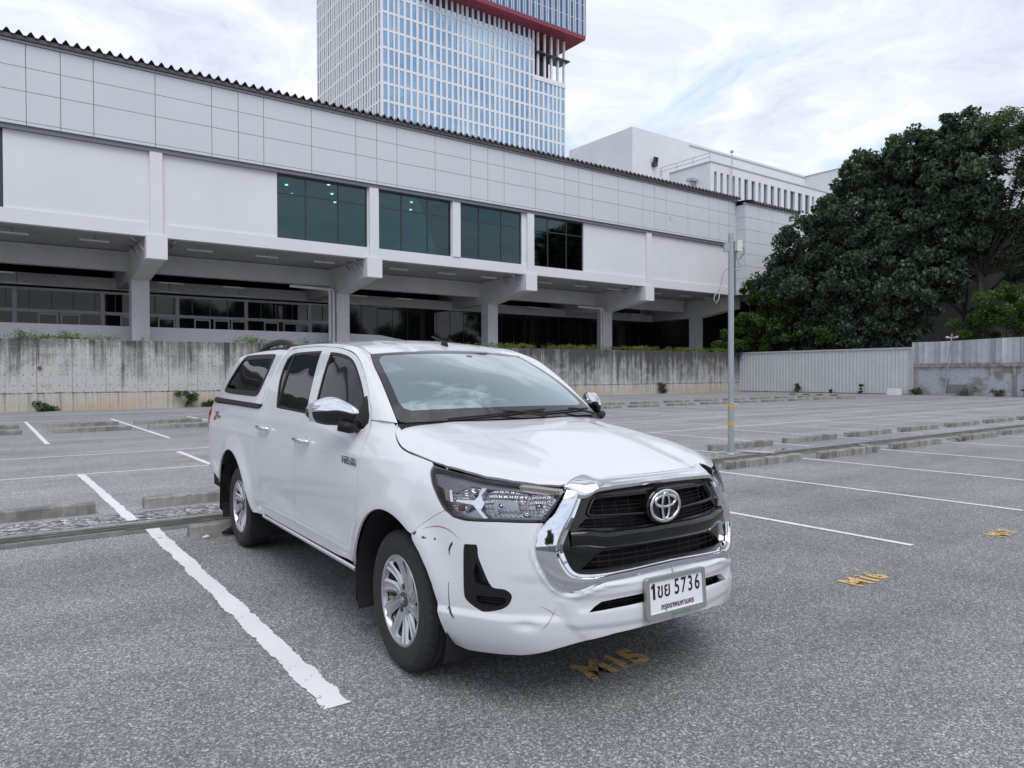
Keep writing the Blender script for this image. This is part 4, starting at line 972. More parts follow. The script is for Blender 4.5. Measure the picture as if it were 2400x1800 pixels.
# ================================================================ the truck
truck = empty('pickup_truck', (2.47828768, 3.11273549, 0), -1.60746182, 'white double cab pickup with a matching canopy, dented front bumper and chrome mirror caps', 'pickup truck')
def carpaint(t, b, v):
    b.inputs['Base Color'].default_value = (.80,.81,.83,1); b.inputs['Roughness'].default_value = .32; b.inputs['Coat Weight'].default_value = .8; b.inputs['Coat Roughness'].default_value = .03
    n = t.noise(v, 1.2, 5, .6); x, y, z = t.xyz(v); dirt = t.m('MULTIPLY', t.mapr(z, .62, .30), t.mapr(n, .35, .65)); 
    t.put(b.inputs['Base Color'], t.mix(t.m('MULTIPLY', dirt, .30), (.68,.69,.71), (.46,.44,.41)))
PAINT = mat('white_paint', build=carpaint)
CHROME = mat('chrome', (.80,.81,.83), .035, 1.0); SILVER = mat('alloy_silver', (.56,.57,.59), .28, .85)
GBLACK = mat('gloss_black', (.006,.0065,.008), .14, coat=.12); BLACK = mat('black_plastic', (.010,.0105,.012), .5, spec=.3); VOID = mat('void', (.003,.003,.003), .9)
RUBBER = mat('rubber', (.024,.025,.027), .75, build=lambda t, b, v: (bump(t, b, t.noise(v, 60, 3), .002, .3)))
GLASS = mat('tinted_glass', (.004,.005,.006), .015, ior=1.55)
FRIT = mat('frit_black', (.02,.018,.02), .02, ior=1.9)
def wsg(t, b, v):
    b.inputs['Base Color'].default_value = (.50,.585,.58,1); b.inputs['Metallic'].default_value = 1; b.inputs['Roughness'].default_value = .012
    n = t.noise(v, .9, 2); bump(t, b, n, .02, .12)
WSG = mat('windscreen_film_glass', build=wsg)
TREAD = mat('tyre_tread', (.022,.022,.023), .85)
ZN = -3.085
A = truck
def arc(cx, R_, a0, a1, n, cz=.345): return [(cx+R_*math.cos(R(a0+(a1-a0)*i/n)), cz+R_*math.sin(R(a0+(a1-a0)*i/n))) for i in range(n+1)]
# ---- outlines (x or run s, z)
ARCF = [(-.478, .42), (-.436, .50), (-.385, .58), (-.318, .66), (-.235, .725), (-.140, .765), (-.045, .782), (.05, .776), (.14, .755), (.215, .725), (.268, .694)]
bseam = [(-.45, .545), (-.425, .70), (-.418, .843), (-.424, .93), (-.435, 1.027), (-.451, 1.086), (-.485, 1.145), (-.512, 1.181), (-.536, 1.23), (-.60, 1.295), (-.673, 1.363), (-.745, 1.42), (-.825, 1.475), (-.925, 1.53), (-1.035, 1.568), (-1.233, 1.601), (-1.435, 1.62), (-1.61, 1.629)]
fdoor_low = [(-.53, .405), (-.48, .455)]
pil = [(-1.61, 1.629), (-1.555, 1.50), (-1.505, 1.37), (-1.445, 1.237), (-1.438, 1.168), (-1.472, 1.10), (-1.488, 1.0), (-1.487, .92), (-1.487, .755), (-1.50, .60), (-1.53, .486), (-1.53, .398)]
fdoor = pil[::-1]+bseam[::-1][1:]+[(-.48, .455), (-.53, .405)]
rseam = [(-2.25, .398), (-2.30, .43), (-2.334, .488), (-2.352, .562), (-2.36, .66), (-2.39, .80), (-2.42, .906), (-2.45, 1.005), (-2.457, 1.085), (-2.472, 1.165), (-2.478, 1.262), (-2.488, 1.40), (-2.49, 1.52), (-2.465, 1.60), (-2.40, 1.634), (-2.30, 1.639), (-2.156, 1.640), (-1.85, 1.638), (-1.61, 1.629)]
rdoor = rseam+pil[1:]
fwin = [(-1.478, 1.588), (-1.315, 1.580), (-1.132, 1.557), (-1.01, 1.528), (-.906, 1.480), (-.777, 1.394), (-.679, 1.321), (-.585, 1.243), (-.545, 1.195), (-.528, 1.165), (-.530, 1.140), (-.575, 1.128), (-.9, 1.150), (-1.318, 1.182), (-1.342, 1.26), (-1.38, 1.348), (-1.419, 1.438), (-1.46, 1.54)]
rwin = [(-1.667, 1.602), (-1.99, 1.606), (-2.222, 1.604), (-2.32, 1.596), (-2.372, 1.555), (-2.365, 1.482), (-2.318, 1.387), (-2.222, 1.285), (-2.150, 1.212), (-2.128, 1.196), (-1.8, 1.190), (-1.430, 1.182), (-1.501, 1.30), (-1.552, 1.39), (-1.60, 1.482)]
cwin = [(-3.80, 1.272), (-3.842, 1.30), (-3.845, 1.335), (-3.80, 1.43), (-3.735, 1.545), (-3.69, 1.60), (-3.62, 1.612), (-2.76, 1.606), (-2.715, 1.59), (-2.66, 1.50), (-2.655, 1.37), (-2.66, 1.30), (-2.70, 1.268), (-2.78, 1.262)]
hoodline = [(-.335,-.697,1.174), (-.307,-.722,1.141), (-.267,-.741,1.120), (-.207,-.760,1.094), (-.127,-.776,1.069), (-.052,-.782,1.056), (.096,-.778,1.040), (.224,-.773,1.026), (.328,-.769,1.018), (.456,-.741,1.007), (.558,-.704,.992), (.661,-.635,.980), (.741,-.556,.967), (.802,-.474,.953)]
hl_out = [(0.035, 1.018), (0.156, 1.010), (0.312, .998), (0.436, .986), (0.572, .976), (0.696, .964), (0.812, .951), (0.812, .940), (0.779, .887), (0.745, .841), (0.728, .823), (0.712, .818), (0.531, .818), (0.408, .813), (0.362, .813), (0.305, .821), (0.262, .838), (0.219, .873), (0.165, .918), (0.099, .965), (0.050, .994)]
wsh_a = [(-.334,-.697,1.176), (-.50,-.672,1.292), (-.68,-.640,1.402), (-.86,-.604,1.492), (-.96,-.578,1.540), (-1.015,-.562,1.565)]
# ---- inner dark shell that closes every gap (holes for wheels, lamps and grille)
def gaparch(cx, R_): return [(x-X0, z) for x, z in arc(cx, R_, -20, 200, 22)]
# nearside lower fender
f_top = [(-.512-X0, 1.186), (-.42-X0, 1.20), (-.345-X0, 1.172)]+[(p[0]-X0, p[2]-.005) for p in hoodline[1:7]]
seamb = [(.257, .842), (.214, .821), (.165, .795), (.113, .763), (.085, .740), (.062, .715)]
fender = [(-.45-X0, .545)]+[(x-X0, z) for x, z in bseam[1:8]]+f_top[1:]+[(.035, 1.020), (.050, .994), (.099, .965), (.165, .918), (.219, .873), (.257, .842)]+seamb[1:]+[(x-X0, z) for x, z in ARCF[::-1][0:]]+[(-.50-X0, .40), (-.47-X0, .455)]
fender = [p for p in fender if not (abs(p[0]-.068) < 1e-6 and abs(p[1]-.694) < 1e-6)]
panel('fender', SW, smooth_poly(fender, 1), PAINT, A, gap=.0025, both=True, res=.02)
for fr in (False, True):
    d = panel('door', SW, smooth_poly(sx(fdoor), 1), PAINT, A, holes=[smooth_poly(sx(fwin), 2)], far=fr, gap=.0025, res=.025)
    panel('window_seal', SW, inset(resample(smooth_poly(sx(fwin), 2), .02), .001), BLACK, d, far=fr, off=-.004, holes=[inset(resample(smooth_poly(sx(fwin), 2), .03), .017)], res=.02, skirt=.01)
    panel('window_glass', SW, inset(resample(smooth_poly(sx(fwin), 2), .03), .014), GLASS, d, far=fr, off=-.010, res=.03, skirt=0)
    d2 = panel('door', SW, smooth_poly(sx(rdoor), 1), PAINT, A, holes=[smooth_poly(sx(rwin), 2)], far=fr, gap=.0025, res=.025)
    panel('window_seal', SW, inset(resample(smooth_poly(sx(rwin), 2), .02), .001), BLACK, d2, far=fr, off=-.004, holes=[inset(resample(smooth_poly(sx(rwin), 2), .03), .018)], res=.02, skirt=.01)
    panel('window_glass', SW, inset(resample(smooth_poly(sx(rwin), 2), .03), .015), GLASS, d2, far=fr, off=-.010, res=.03, skirt=0)
    panel('window_divider', SW, sx([(-2.135, 1.205), (-2.105, 1.205), (-2.215, 1.50), (-2.235, 1.59), (-2.26, 1.59), (-2.245, 1.50)]), BLACK, d2, far=fr, off=-.003, skirt=.008)
    sg = -1 if not fr else 1
    for par, hx, hz in ((d, -1.33, 1.022), (d2, -2.21, 1.048)):
        x_, u_ = hx, float(F(hx, hz)); 
        dish = MB(); n = 18; rings = []
        for k in range(5):
            r_ = k/4; rings.append([(x_-.01+.066*r_*math.cos(t*2*math.pi/n), sg*(float(F(x_, hz+.044*r_*math.sin(t*2*math.pi/n)))+.0012), hz+.044*r_*math.sin(t*2*math.pi/n)) for t in range(n)])
        dish.grid(rings, close_v=True); dish.obj('handle_recess', PAINT, par, smooth=True)
        hm = MB(); pts = [(x_-.125, sg*(u_+.012), hz-.004), (x_-.10, sg*(u_+.030), hz), (x_-.03, sg*(u_+.042), hz+.001), (x_+.06, sg*(u_+.040), hz+.001), (x_+.10, sg*(u_+.030), hz), (x_+.125, sg*(u_+.008), hz-.002)]
        hm.tube([tuple(p) for p in spl(pts, 14)], [.006]+[.014+.004*math.sin(i*math.pi/12) for i in range(12)]+[.008], 10); hm.obj('door_handle', CHROME, par, smooth=True)
# rocker sill
sill = [(-2.26, .372), (-.52, .372), (-.525, .398), (-2.245, .392)]
loft('sill', [np.stack([np.linspace(-2.30, -.50, 40), -np.full(40, u), np.full(40, z)], 1) for u, z in ((.872, .396), (.878, .388), (.874, .372), (.855, .358), (.80, .352), (.60, .352))], PAINT, A, both=True, auto=40)
# bed side
RA = [(ZN+.47*math.cos(R(a)), .345+.47*math.sin(R(a))) for a in range(0, 181, 6)]
bed = [(-2.255, .392), (-2.545, .372), (-2.60, .46), (-2.628, .52)]+[p for p in RA if -3.53 < p[0] < -2.632 and p[1] > .50]+[(-3.56, .50), (-3.60, .47), (-4.02, .56), (-4.12, .60), (-4.16, .72), (-4.16, 1.178)]+[(-3.3, 1.182), (-2.472, 1.176)]+[p for p in rseam[::-1] if .40 < p[1] < 1.166]
panel('bed_side', SW, smooth_poly(sx(bed), 1), PAINT, A, gap=.0025, both=True, res=.025)
# rear cab pillar between the door and the canopy
panel('cab_pillar', SW, sx([(-2.54, 1.172), (-2.474, 1.168), (-2.480, 1.262), (-2.490, 1.40), (-2.492, 1.52), (-2.467, 1.602), (-2.402, 1.637), (-2.402, 1.6405), (-2.54, 1.6405)]), PAINT, A, gap=.0015, both=True, res=.02)
# canopy
can = [(-2.475, 1.208), (-3.3, 1.216), (-4.06, 1.226), (-4.09, 1.28), (-4.075, 1.355), (-4.02, 1.465), (-3.94, 1.565), (-3.90, 1.612), (-3.4, 1.636), (-2.55, 1.640), (-2.515, 1.60), (-2.50, 1.40)]
cs = [panel('canopy_side', SW, smooth_poly(sx(can), 1), PAINT, A, holes=[smooth_poly(sx(cwin), 2)], far=fr, off=.004, res=.025) for fr in (False, True)]
for o, fr in zip(cs, (False, True)):
    panel('window_seal', SW, resample(smooth_poly(sx(cwin), 2), .02), BLACK, o, far=fr, off=.008, holes=[inset(resample(smooth_poly(sx(cwin), 2), .03), .040)], res=.02, skirt=.012)
    panel('window_glass', SW, inset(resample(smooth_poly(sx(cwin), 2), .03), .037), GLASS, o, far=fr, off=.0, res=.03, skirt=0)
panel('canopy_rail', SW, sx([(-2.49, 1.178), (-3.3, 1.184), (-4.13, 1.190), (-4.09, 1.226), (-3.3, 1.216), (-2.455, 1.208)]), BLACK, A, off=.014, both=True, skirt=.03)
# ---- roof strips + panels
def sidetop(xs, z=None): return None
O_ = spl([(x, -float(F(x, z)), z) for x, z in [(-.512, 1.186)]+bseam[8:]+[(-1.85, 1.638), (-2.156, 1.640), (-2.30, 1.640), (-2.52, 1.640)]], 60)
I_ = spl(wsh_a+[(-1.098,-.566,1.596), (-1.30,-.567,1.626), (-1.6,-.567,1.645), (-1.9,-.566,1.655), (-2.2,-.564,1.656), (-2.50,-.560,1.652)], 60)
def blendmid(O, I, k, lift): 
    m = O*(1-k)+I*k; n = np.cross(np.gradient(O, axis=0), I-O); n /= np.linalg.norm(n, axis=1)[:, None]; n[n[:, 2] < 0] *= -1; return m+n*lift
strip_ = [O_+(O_-I_)*.0, blendmid(O_, I_, .2, .007), blendmid(O_, I_, .45, .012), blendmid(O_, I_, .7, .010), blendmid(O_, I_, .9, .004), I_]
loft('roof_side', strip_, PAINT, A, both=True)
rch = C1([-2.60, -2.3, -2.0, -1.6, -1.3, -1.1, -.98, -.90], [1.678, 1.690, 1.694, 1.686, 1.664, 1.636, 1.606, 1.585])
red = C1([-2.60, -2.2, -1.9, -1.6, -1.3, -1.098, -1.015, -.93], [1.650, 1.656, 1.655, 1.645, 1.626, 1.596, 1.565, 1.53])
def SR(a, b):
    q = np.clip(np.abs(b)/.565, 0, 1.05); z = rch(a)-(rch(a)-red(a))*q**2.3; z = z-.004*np.exp(-((np.abs(b)-.30)/.03)**2); return np.stack([a, b, z], -1)
fr_edge = [(-1.012-(-1)*.0+.085*(1-(y/.562)**2), y) for y in np.linspace(-.556, .556, 25)]
roofp = [(-2.52, -.558), (-1.3, -.560), (-1.05, -.560)]+fr_edge+[(-1.05, .560), (-1.3, .560), (-2.52, .558)]
panel('roof', SR, roofp, PAINT, A, res=.03, skirt=.01)
loft('roof_ditch', [I_[18:]+[0, .004, -.004], I_[18:]+[0, -.006, -.010], I_[18:]+[0, -.012, -.003]], VOID, A, both=True)
# canopy roof
xs_ = np.linspace(-3.93, -2.50, 30); P_ = []
for k, q in enumerate(np.linspace(-1, 1, 31)):
    row_ = []
    for x in xs_:
        zt_ = 1.640 if x > -3.4 else float(np.interp(x, [-3.93, -3.4], [1.590, 1.636])); ue = float(F(x, zt_))+.003; zc = zt_+.048*(1 if x > -3.5 else max(0., 1-((-3.5-x)/.7)**2))
        u = ue*math.sin(q*math.pi/2)**1 if False else ue*q; z = zt_+(zc-zt_)*(1-abs(q)**2.6); row_.append((x, u, z))
    P_.append(row_)
MB().grid(P_).obj('canopy_roof', PAINT, A, smooth=True)
# rear closure
rear = [(-4.16, 1.0), (-4.15, 1.178), (-4.09, 1.24), (-4.075, 1.355), (-4.02, 1.465), (-3.94, 1.565), (-3.93, 1.60)]
MB().grid([[(x-.03*(1-abs(q)**2), q*float(F(x, z)), z) for q in np.linspace(-1, 1, 9)] for x, z in [(-4.14, .55)]+rear]).obj('tailgate', PAINT, A, smooth=True)
MB().grid([[(x-.035*(1-abs(q)**2), q*(float(F(x, z))-.14), z) for q in np.linspace(-1, 1, 9)] for x, z in rear[2:6]]).obj('canopy_rear_glass', GLASS, A, smooth=True)
# ---- hood
NU = np.array([p[0] for p in hoodline]); 
hue = C1([p[0] for p in hoodline], [-p[1] for p in hoodline]); hze = C1([p[0] for p in hoodline], [p[2] for p in hoodline])
hcx = C1([-.40, -.26, -.10, .10, .35, .60, .80, .93], [1.188, 1.180, 1.160, 1.134, 1.090, 1.040, .998, .965])
def SH(a, b):
    ue = hue(np.clip(a, -.334, .80)); ze = hze(np.clip(a, -.334, .80)); q = np.abs(b)/ue; zc = hcx(a)
    g_ = .30*q**2+.70*np.clip(q, 0, 1.3)**4.5
    q = np.clip(q, 0, 1.25); g_ = .12*q**2+.88*q**7.5-.10*q**3*np.clip(1-q**6, 0, 1)
    bl = np.interp(a, [-.3, .85], [.46, .30]); bul = .010/(1+np.exp((np.abs(b)-bl)/.022)); 
    return np.stack([a, b, zc-.010-(zc-.010-ze)*g_+bul*(1-np.clip(q, 0, 1)**6)], -1)
trim_top = [(.800, .472, .955), (.803, .445, .972), (.798, .405, .990), (.797, .370, .997), (.802, .345, .997), (.820, .328, .990), (.832, .312, .986), (.842, .25, .986), (.852, .15, .986), (.857, 0, .985)]
he = [(p[0], -p[1]) for p in hoodline]
hpoly = [(x, -u) for x, u in [(p[0], -p[1]) for p in hoodline[1:-1]]]
hp = [(-.318, -.700), (-.304, -.719)]+[(p[0], p[1]+.004) for p in hoodline[2:-1]]+[(.787, -.478)]+[(x-.004, -u) for x, u, z in trim_top[1:]]
back = [(-.334+.115*(1-(y/.697)**2)+.010, y) for y in np.linspace(.690, -.690, 31)]
hpf = [(x, y) for x, y in hp]+[(x, -y) for x, y in hp[::-1][1:]]+back
panel('hood', SH, hpf, PAINT, A, res=.025, skirt=.014)
# lip of the fender under the hood edge
hl3 = np.array([[p[0], p[1], p[2]] for p in spl(hoodline, 60)])
hf = hl3[hl3[:, 0] < .21]
loft('fender_lip', [np.stack([hf[:, 0], -F(hf[:, 0], hf[:, 2]-.010), hf[:, 2]-.010], 1), np.stack([hf[:, 0], -F(hf[:, 0], hf[:, 2]-.006)+.0015, hf[:, 2]-.005], 1), hf+[0, .0015, -.0045], hf+[0, .006, -.020]], PAINT, A, both=True)
loft('hood_gap', [hl3+[0, .012, -.040], hl3+[0, .006, -.020], hl3+[0, .016, -.020], hl3+[0, .05, -.035]], VOID, A, both=True)
# ---- windscreen
wb_ = lambda w: np.stack([-.334+.115*(1-w**2), .697*w, 1.176+.006*(1-w**2)], -1)
wt_ = lambda w: np.stack([-1.015+.085*(1-w**2), .562*w, 1.565+.020*(1-w**2)], -1)
edge = spl([(x, abs(y), z) for x, y, z in wsh_a], 41)
eu = C1(np.linspace(0, 1, 41), edge[:, 1]); ex = C1(np.linspace(0, 1, 41), edge[:, 0]); ez = C1(np.linspace(0, 1, 41), edge[:, 2])
def SG(a, b):
    """a = across -1..1, b = up 0..1"""
    w = a; c = 1-w**2; return np.stack([ex(b)+(.115*(1-b)+.085*b)*c+.010*np.sin(np.pi*b)*c, eu(b)*w, ez(b)+(.006*(1-b)+.020*b)*c+.012*np.sin(np.pi*b)*c], -1)
rnd = lambda a0, a1, b0, b1, ra, rb_: [(a0+ra, b0), (a1-ra, b0), (a1-ra*.3, b0+rb_*.25), (a1, b0+rb_), (a1, b1-rb_), (a1-ra*.3, b1-rb_*.3), (a1-ra, b1), (a0+ra, b1), (a0+ra*.3, b1-rb_*.3), (a0, b1-rb_), (a0, b0+rb_), (a0+ra*.3, b0+rb_*.25)]
outer = rnd(-.995, .995, .0, .985, .05, .05); inner = rnd(-.93, .93, .125, .945, .07, .10)
ws = panel('windscreen', SG, outer, FRIT, A, holes=[inner], off=.002, res=.05, skirt=.006)
panel('windscreen_glass', SG, inner, WSG, ws, off=.0015, res=.05, skirt=0)
panel('sticker', SG, [(.06, .875), (.125, .872), (.13, .905), (.068, .908)], mat('toll_sticker', (.10,.12,.13), .3), ws, off=.003, res=.03, skirt=0)
loft('cowl', [SG(np.linspace(-1, 1, 41), np.full(41, -.02))+[0, 0, -.004], SG(np.linspace(-1, 1, 41), np.full(41, -.02))+[.05, 0, -.035]], BLACK, A)
# wipers
def wiper(p0, p1, arm, nm):
    a = np.linspace(p0[0], p1[0], 14); b = np.linspace(p0[1], p1[1], 14); P = SG(a, b); r = empty('wiper'); r.parent = A
    MB().tube([tuple(q+[.006, 0, .010]) for q in P], .0055, 6).obj('wiper_blade', BLACK, r); a = np.linspace(*arm[0], 8); b = np.linspace(*arm[1], 8); P = SG(a, b)
    MB().tube([tuple(q+[.012, 0, .018*math.sin(math.pi*i/9)+.010]) for i, q in enumerate(P)], [.010]+[.007]*6+[.005], 6).obj('wiper_arm', BLACK, r)
wiper((-.62, .004), (.34, .070), ((.28, -.12), (-.03, .045)), 'a'); wiper((.24, .030), (.93, .065), ((.94, .62), (-.03, .050)), 'b')
# ---- nose: bumper with openings
def nose_uz(u, z):
    ss = np.linspace(0, LEN, 800); xx, uu = wrap(ss, np.full_like(ss, z)); return (float(np.interp(-u, -uu, ss)), z)
LENc = LEN
chr_out = [(.466, .940), (.500, .895), (.535, .845), (.552, .822), (.572, .815), (.584, .790), (.600, .750), (.609, .711), (.606, .675), (.592, .629), (.574, .592), (.553, .560), (.527, .541), (.492, .533), (.460, .537), (.407, .555), (.337, .570), (.165, .583), (0, .588)]
gr_in = [(.400, .925), (.448, .840), (.489, .765), (.508, .722), (.507, .697), (.492, .645), (.472, .617), (.446, .606), (.40, .603), (.332, .604), (.165, .614), (0, .619)]
def nz(L): return [nose_uz(u, z) for u, z in L]
bump_bot = [(.231, .262), (.30, .243), (.378, .250), (.576, .268), (.70, .292), (.79, .312), (.879, .332), (1.0, .350), (1.141, .358), (LENc, .360)]
arch_front = [(.068, .694), (.122, .644), (.170, .578), (.200, .520), (.221, .454), (.232, .400), (.236, .345), (.234, .290)]
bp = seamb+arch_front+bump_bot+[(LENc, .588)]+[nose_uz(u, z) for u, z in chr_out[::-1][1:-4]]+[(.712, .815), (.531, .815), (.408, .810), (.362, .810), (.305, .818)]
CHR_P = np.array([nose_uz(u, z) for u, z in chr_out[3:]])
fog = [(.358, .700), (.366, .713), (.424, .716), (.430, .700), (.427, .672), (.443, .629), (.465, .573), (.483, .545), (.497, .541), (.538, .541), (.561, .528), (.570, .512), (.562, .488), (.548, .470), (.523, .453), (.47, .438), (.43, .433), (.392, .447), (.355, .474), (.350, .50), (.349, .566), (.353, .64)]
slot = [nose_uz(.425, .449), nose_uz(.40, .470), nose_uz(.37, .488), nose_uz(.30, .494), nose_uz(.18, .499), (LENc+.05, .502), (LENc+.05, .464), nose_uz(.18, .461), nose_uz(.30, .457)]
slot = [(min(s, LENc-.0), z) for s, z in slot]
class _S: pass
# the slot crosses the centre line: make it a notch by splitting the bumper in an upper and lower piece there
i1 = slot[0:5]; up_edge = [nose_uz(.425, .449), nose_uz(.40, .470), nose_uz(.37, .488), nose_uz(.30, .494), nose_uz(.18, .499), (LENc, .502)]
lo_edge = [(LENc, .464), nose_uz(.18, .461), nose_uz(.30, .457)]
bp = seamb+arch_front+bump_bot+lo_edge+up_edge+[(LENc, .588)]+[nose_uz(u, z) for u, z in chr_out[::-1][1:-4]]+[(.712, .815), (.531, .815), (.408, .810), (.362, .810), (.305, .818)]
bmp = panel('bumper', SW, bp, PAINT, A, holes=[smooth_poly(fog, 2)], relief=shape, both=True, res=.012, skirt=.03)
# slot mesh and dark backings
def GX(y, z, off=0):
    s, _ = nose_uz(min(abs(y), .86), z); P, n_ = surf_eval(SW, np.array([s]), np.array([z]), off); return (float(P[0][0]), math.copysign(float(-P[0][1]), y) if y else 0., float(P[0][2]))
def nose_plate(name, pts, off, m, parent, both=True, res=.03, skirt=.0, holes=()): return panel(name, SW, [nose_uz(u, z) for u, z in pts], m, parent, off=off, both=both, res=res, skirt=skirt, holes=[[nose_uz(u, z) for u, z in h] for h in holes])
nose_plate('slot_backing', [(.45, .44), (.45, .51), (0, .515), (0, .44)], -.06, VOID, A)
mb = MB()
for z in (.474, .488): mb.tube([GX(y, z, -.02) for y in np.linspace(-.41, .41, 30)], .0022, 4)
for y in (-.32, -.24, .24, .32): mb.box(GX(y, .48, -.025)[0]-.01, GX(y, .48, -.02)[0], y-.002, y+.002, .458, .50)
mb.obj('slot_mesh', BLACK, A)
# fog recess
for fr in (False, True):
    fb = panel('fog_bezel', SW, inset(resample(smooth_poly(fog, 2), .015), -.001), BLACK, A, far=fr, off=-.004, relief=shape, res=.016, skirt=.02, holes=[[(.415, .64), (.452, .57), (.470, .548), (.430, .546), (.405, .552), (.400, .60)], [(.405, .500), (.53, .503), (.545, .497), (.535, .478), (.505, .463), (.43, .463), (.41, .472)]])
    panel('fog_recess', SW, [(.36, .45), (.56, .45), (.56, .56), (.36, .70)], mat('recess_black', (.009,.009,.010), .55) if not fr else bpy.data.materials['recess_black'], fb, far=fr, off=-.035, relief=shape, res=.03, skirt=0)
    for z in (.474, .485): panel('fog_slat', SW, [(.405, z), (.54, z+.001), (.54, z+.005), (.405, z+.004)], BLACK, fb, far=fr, off=-.018, relief=shape, res=.03, skirt=.008)
# ---- chrome surround: closed band lofted in profile
def band(outc, inc, prof, n=90):
    """outc/inc lists of (u,z) from the top end to the centre; prof list of (k, off)"""
    a = spl([(u, z, 0) for u, z in outc], n)[:, :2]; b = spl([(u, z, 0) for u, z in inc], n)[:, :2]; rows = []
    for k, off in prof:
        q = a*(1-k)+b*k; pts = [GX(-u, z, off) for u, z in q]+[GX(u, z, off) for u, z in q[::-1][1:]]; rows.append(pts)
    return rows
# match the two curves by hand so that the band keeps its width
oc = [(.462, .944), (.478, .922), (.500, .893), (.530, .850), (.560, .822), (.590, .780), (.606, .730), (.608, .695), (.600, .652), (.583, .610), (.560, .570), (.530, .543), (.497, .534), (.460, .537), (.41, .554), (.34, .569), (.25, .576), (.12, .584), (0, .587)]
ic = [(.402, .924), (.416, .900), (.434, .868), (.455, .828), (.474, .793), (.492, .757), (.506, .724), (.508, .700), (.500, .668), (.488, .637), (.476, .620), (.462, .611), (.446, .607), (.42, .605), (.385, .604), (.33, .605), (.25, .609), (.12, .616), (0, .619)]
rows = band(oc, ic, [(-.12, -.03), (0, -.012), (0.0, .004), (.03, .008), (.35, .012), (.70, .012), (.76, .008), (.80, -.002), (.84, .004), (.97, .002), (1.0, -.003), (1.0, -.05)])
g_ = MB().grid(rows, flip=True).obj('grille_surround', CHROME, A, smooth=True, auto=28)
# ---- grille
GR = empty('grille'); GR.parent = A
half = [(.402, .938)]+ic+[]
plate = [(.39, .935)]+ic+[(0, .631), (.2, .6255), (.40, .6185), (.446, .620), (.42, .640), (.385, .668), (.36, .683), (.340, .690), (.2, .695), (0, .697), (0, .960), (.2, .955)]
m_up = [(.350, .904), (.378, .862), (.381, .850), (.370, .845), (.20, .838), (.05, .832), (.05, .905), (.2, .908)]
m_md = [(.400, .828), (.440, .795), (.40, .788), (.2, .780), (.02, .776), (.02, .820), (.2, .826)]
m_lo = [(.340, .690), (.36, .683), (.385, .668), (.42, .640), (.446, .620), (.40, .619), (.2, .626), (0, .630), (0, .697), (.2, .695)]
m_lo = [(u, z) for u, z in m_lo if u > .001]+[]
m_loc = [(.340, .690), (.36, .683), (.385, .668), (.42, .640), (.446, .620), (.40, .6185), (.2, .6255), (.004, .631), (.004, .697), (.2, .695)]
nose_plate('grille_plate', plate, -.022, GBLACK, GR, res=.02, skirt=.02, holes=[m_up, m_md])
nose_plate('grille_backing', [(.44, .93), (.50, .72), (.50, .62), (0, .61), (0, .95)], -.085, VOID, GR)
mb = MB()
def hbar(z0, z1, u0, u1, r=.0028, off=-.032):
    for sg in (-1, 1): mb.tube([GX(sg*u, z0+(z1-z0)*(u-u0)/(u1-u0), off) for u in np.linspace(u0, u1, 12)], r, 5)
for z in (.857, .873, .889): hbar(z-.004, z+.003, .05, .362, .0018)
for z in (.793, .808): hbar(z-.006, z+.004, .02, .42, .0018)
for z in (.650, .672): hbar(z, z-.003, .0, .40, .0018)
for u in (.10, .17, .24, .31, .36):
    for sg in (-1, 1):
        for z0, z1 in ((.842, .906), (.782, .826), (.622, .694)): mb.tube([GX(sg*u, z0, -.034), GX(sg*u, z1, -.034)], .0022, 4)
mb.obj('grille_mesh', BLACK, GR)
# raised lip round the upper mesh and the thick bar under it
for sg in (-1, 1):
    lip_ = [(.03+.03*i, .913) for i in range(11)]+[(.348, .911), (.358, .903), (.368, .888), (.378, .873), (.387, .858), (.390, .848), (.384, .840)]+[(.37-.03*i, .8385-.0011*i) for i in range(12)]
    MB().tube([GX(sg*u, z, -.014) for u, z in lip_], .0065, 8).obj('grille_lip', GBLACK, GR, smooth=True)
rows = []
for z, off in ((.775, -.03), (.770, -.006), (.762, .004), (.748, .006), (.725, .000), (.700, -.012), (.694, -.03)):
    rows.append([GX(y, z+(.012 if abs(y) > .34 else 0)*min(1, (abs(y)-.34)/.06), off-.0*abs(y)) for y in np.linspace(-.475, .475, 61)])
MB().grid(rows, flip=True).obj('grille_bar', GBLACK, GR, smooth=True)
# emblem: black oval, chrome ring and two inner ovals
em = empty('emblem'); em.parent = A
ex0 = GX(0, .85, .0)[0]+.004
def oval(cy, cz, a, b, r, x, n=44, sw=None, flat=.6):
    pts = []; 
    for i in range(n): t = 2*math.pi*i/n; pts.append((x, cy+a*math.cos(t), cz+b*math.sin(t)))
    P = []; m_ = 10
    for i in range(n):
        t = 2*math.pi*i/n; c = Vector((0, math.cos(t)/a, math.sin(t)/b)).normalized(); k = r if sw is None else sw(t)
        P.append([(pts[i][0]+k*flat*math.sin(2*math.pi*j/m_), pts[i][1]+c.y*k*math.cos(2*math.pi*j/m_), pts[i][2]+c.z*k*math.cos(2*math.pi*j/m_)) for j in range(m_)])
    return P
mb = MB(); P = [[(ex0-.03+dx, y_*k, .85+z_*k) for y_, z_ in [(.108*math.cos(t*2*math.pi/40), .083*math.sin(t*2*math.pi/40)) for t in range(40)]] for k, dx in ((1.0, 0), (1.0, .030), (.95, .036), (.80, .034), (.02, .035))]
mb.grid(P, close_v=True).obj('emblem_base', GBLACK, em, smooth=True, auto=35)
mb = MB(); mb.grid(oval(0, .85, .088, .066, .0085, ex0+.010), close_u=True, close_v=True)
mb.grid(oval(0, .872, .062, .0255, .0065, ex0+.011, sw=lambda t: .0058+.0018*abs(math.cos(t))), close_u=True, close_v=True)
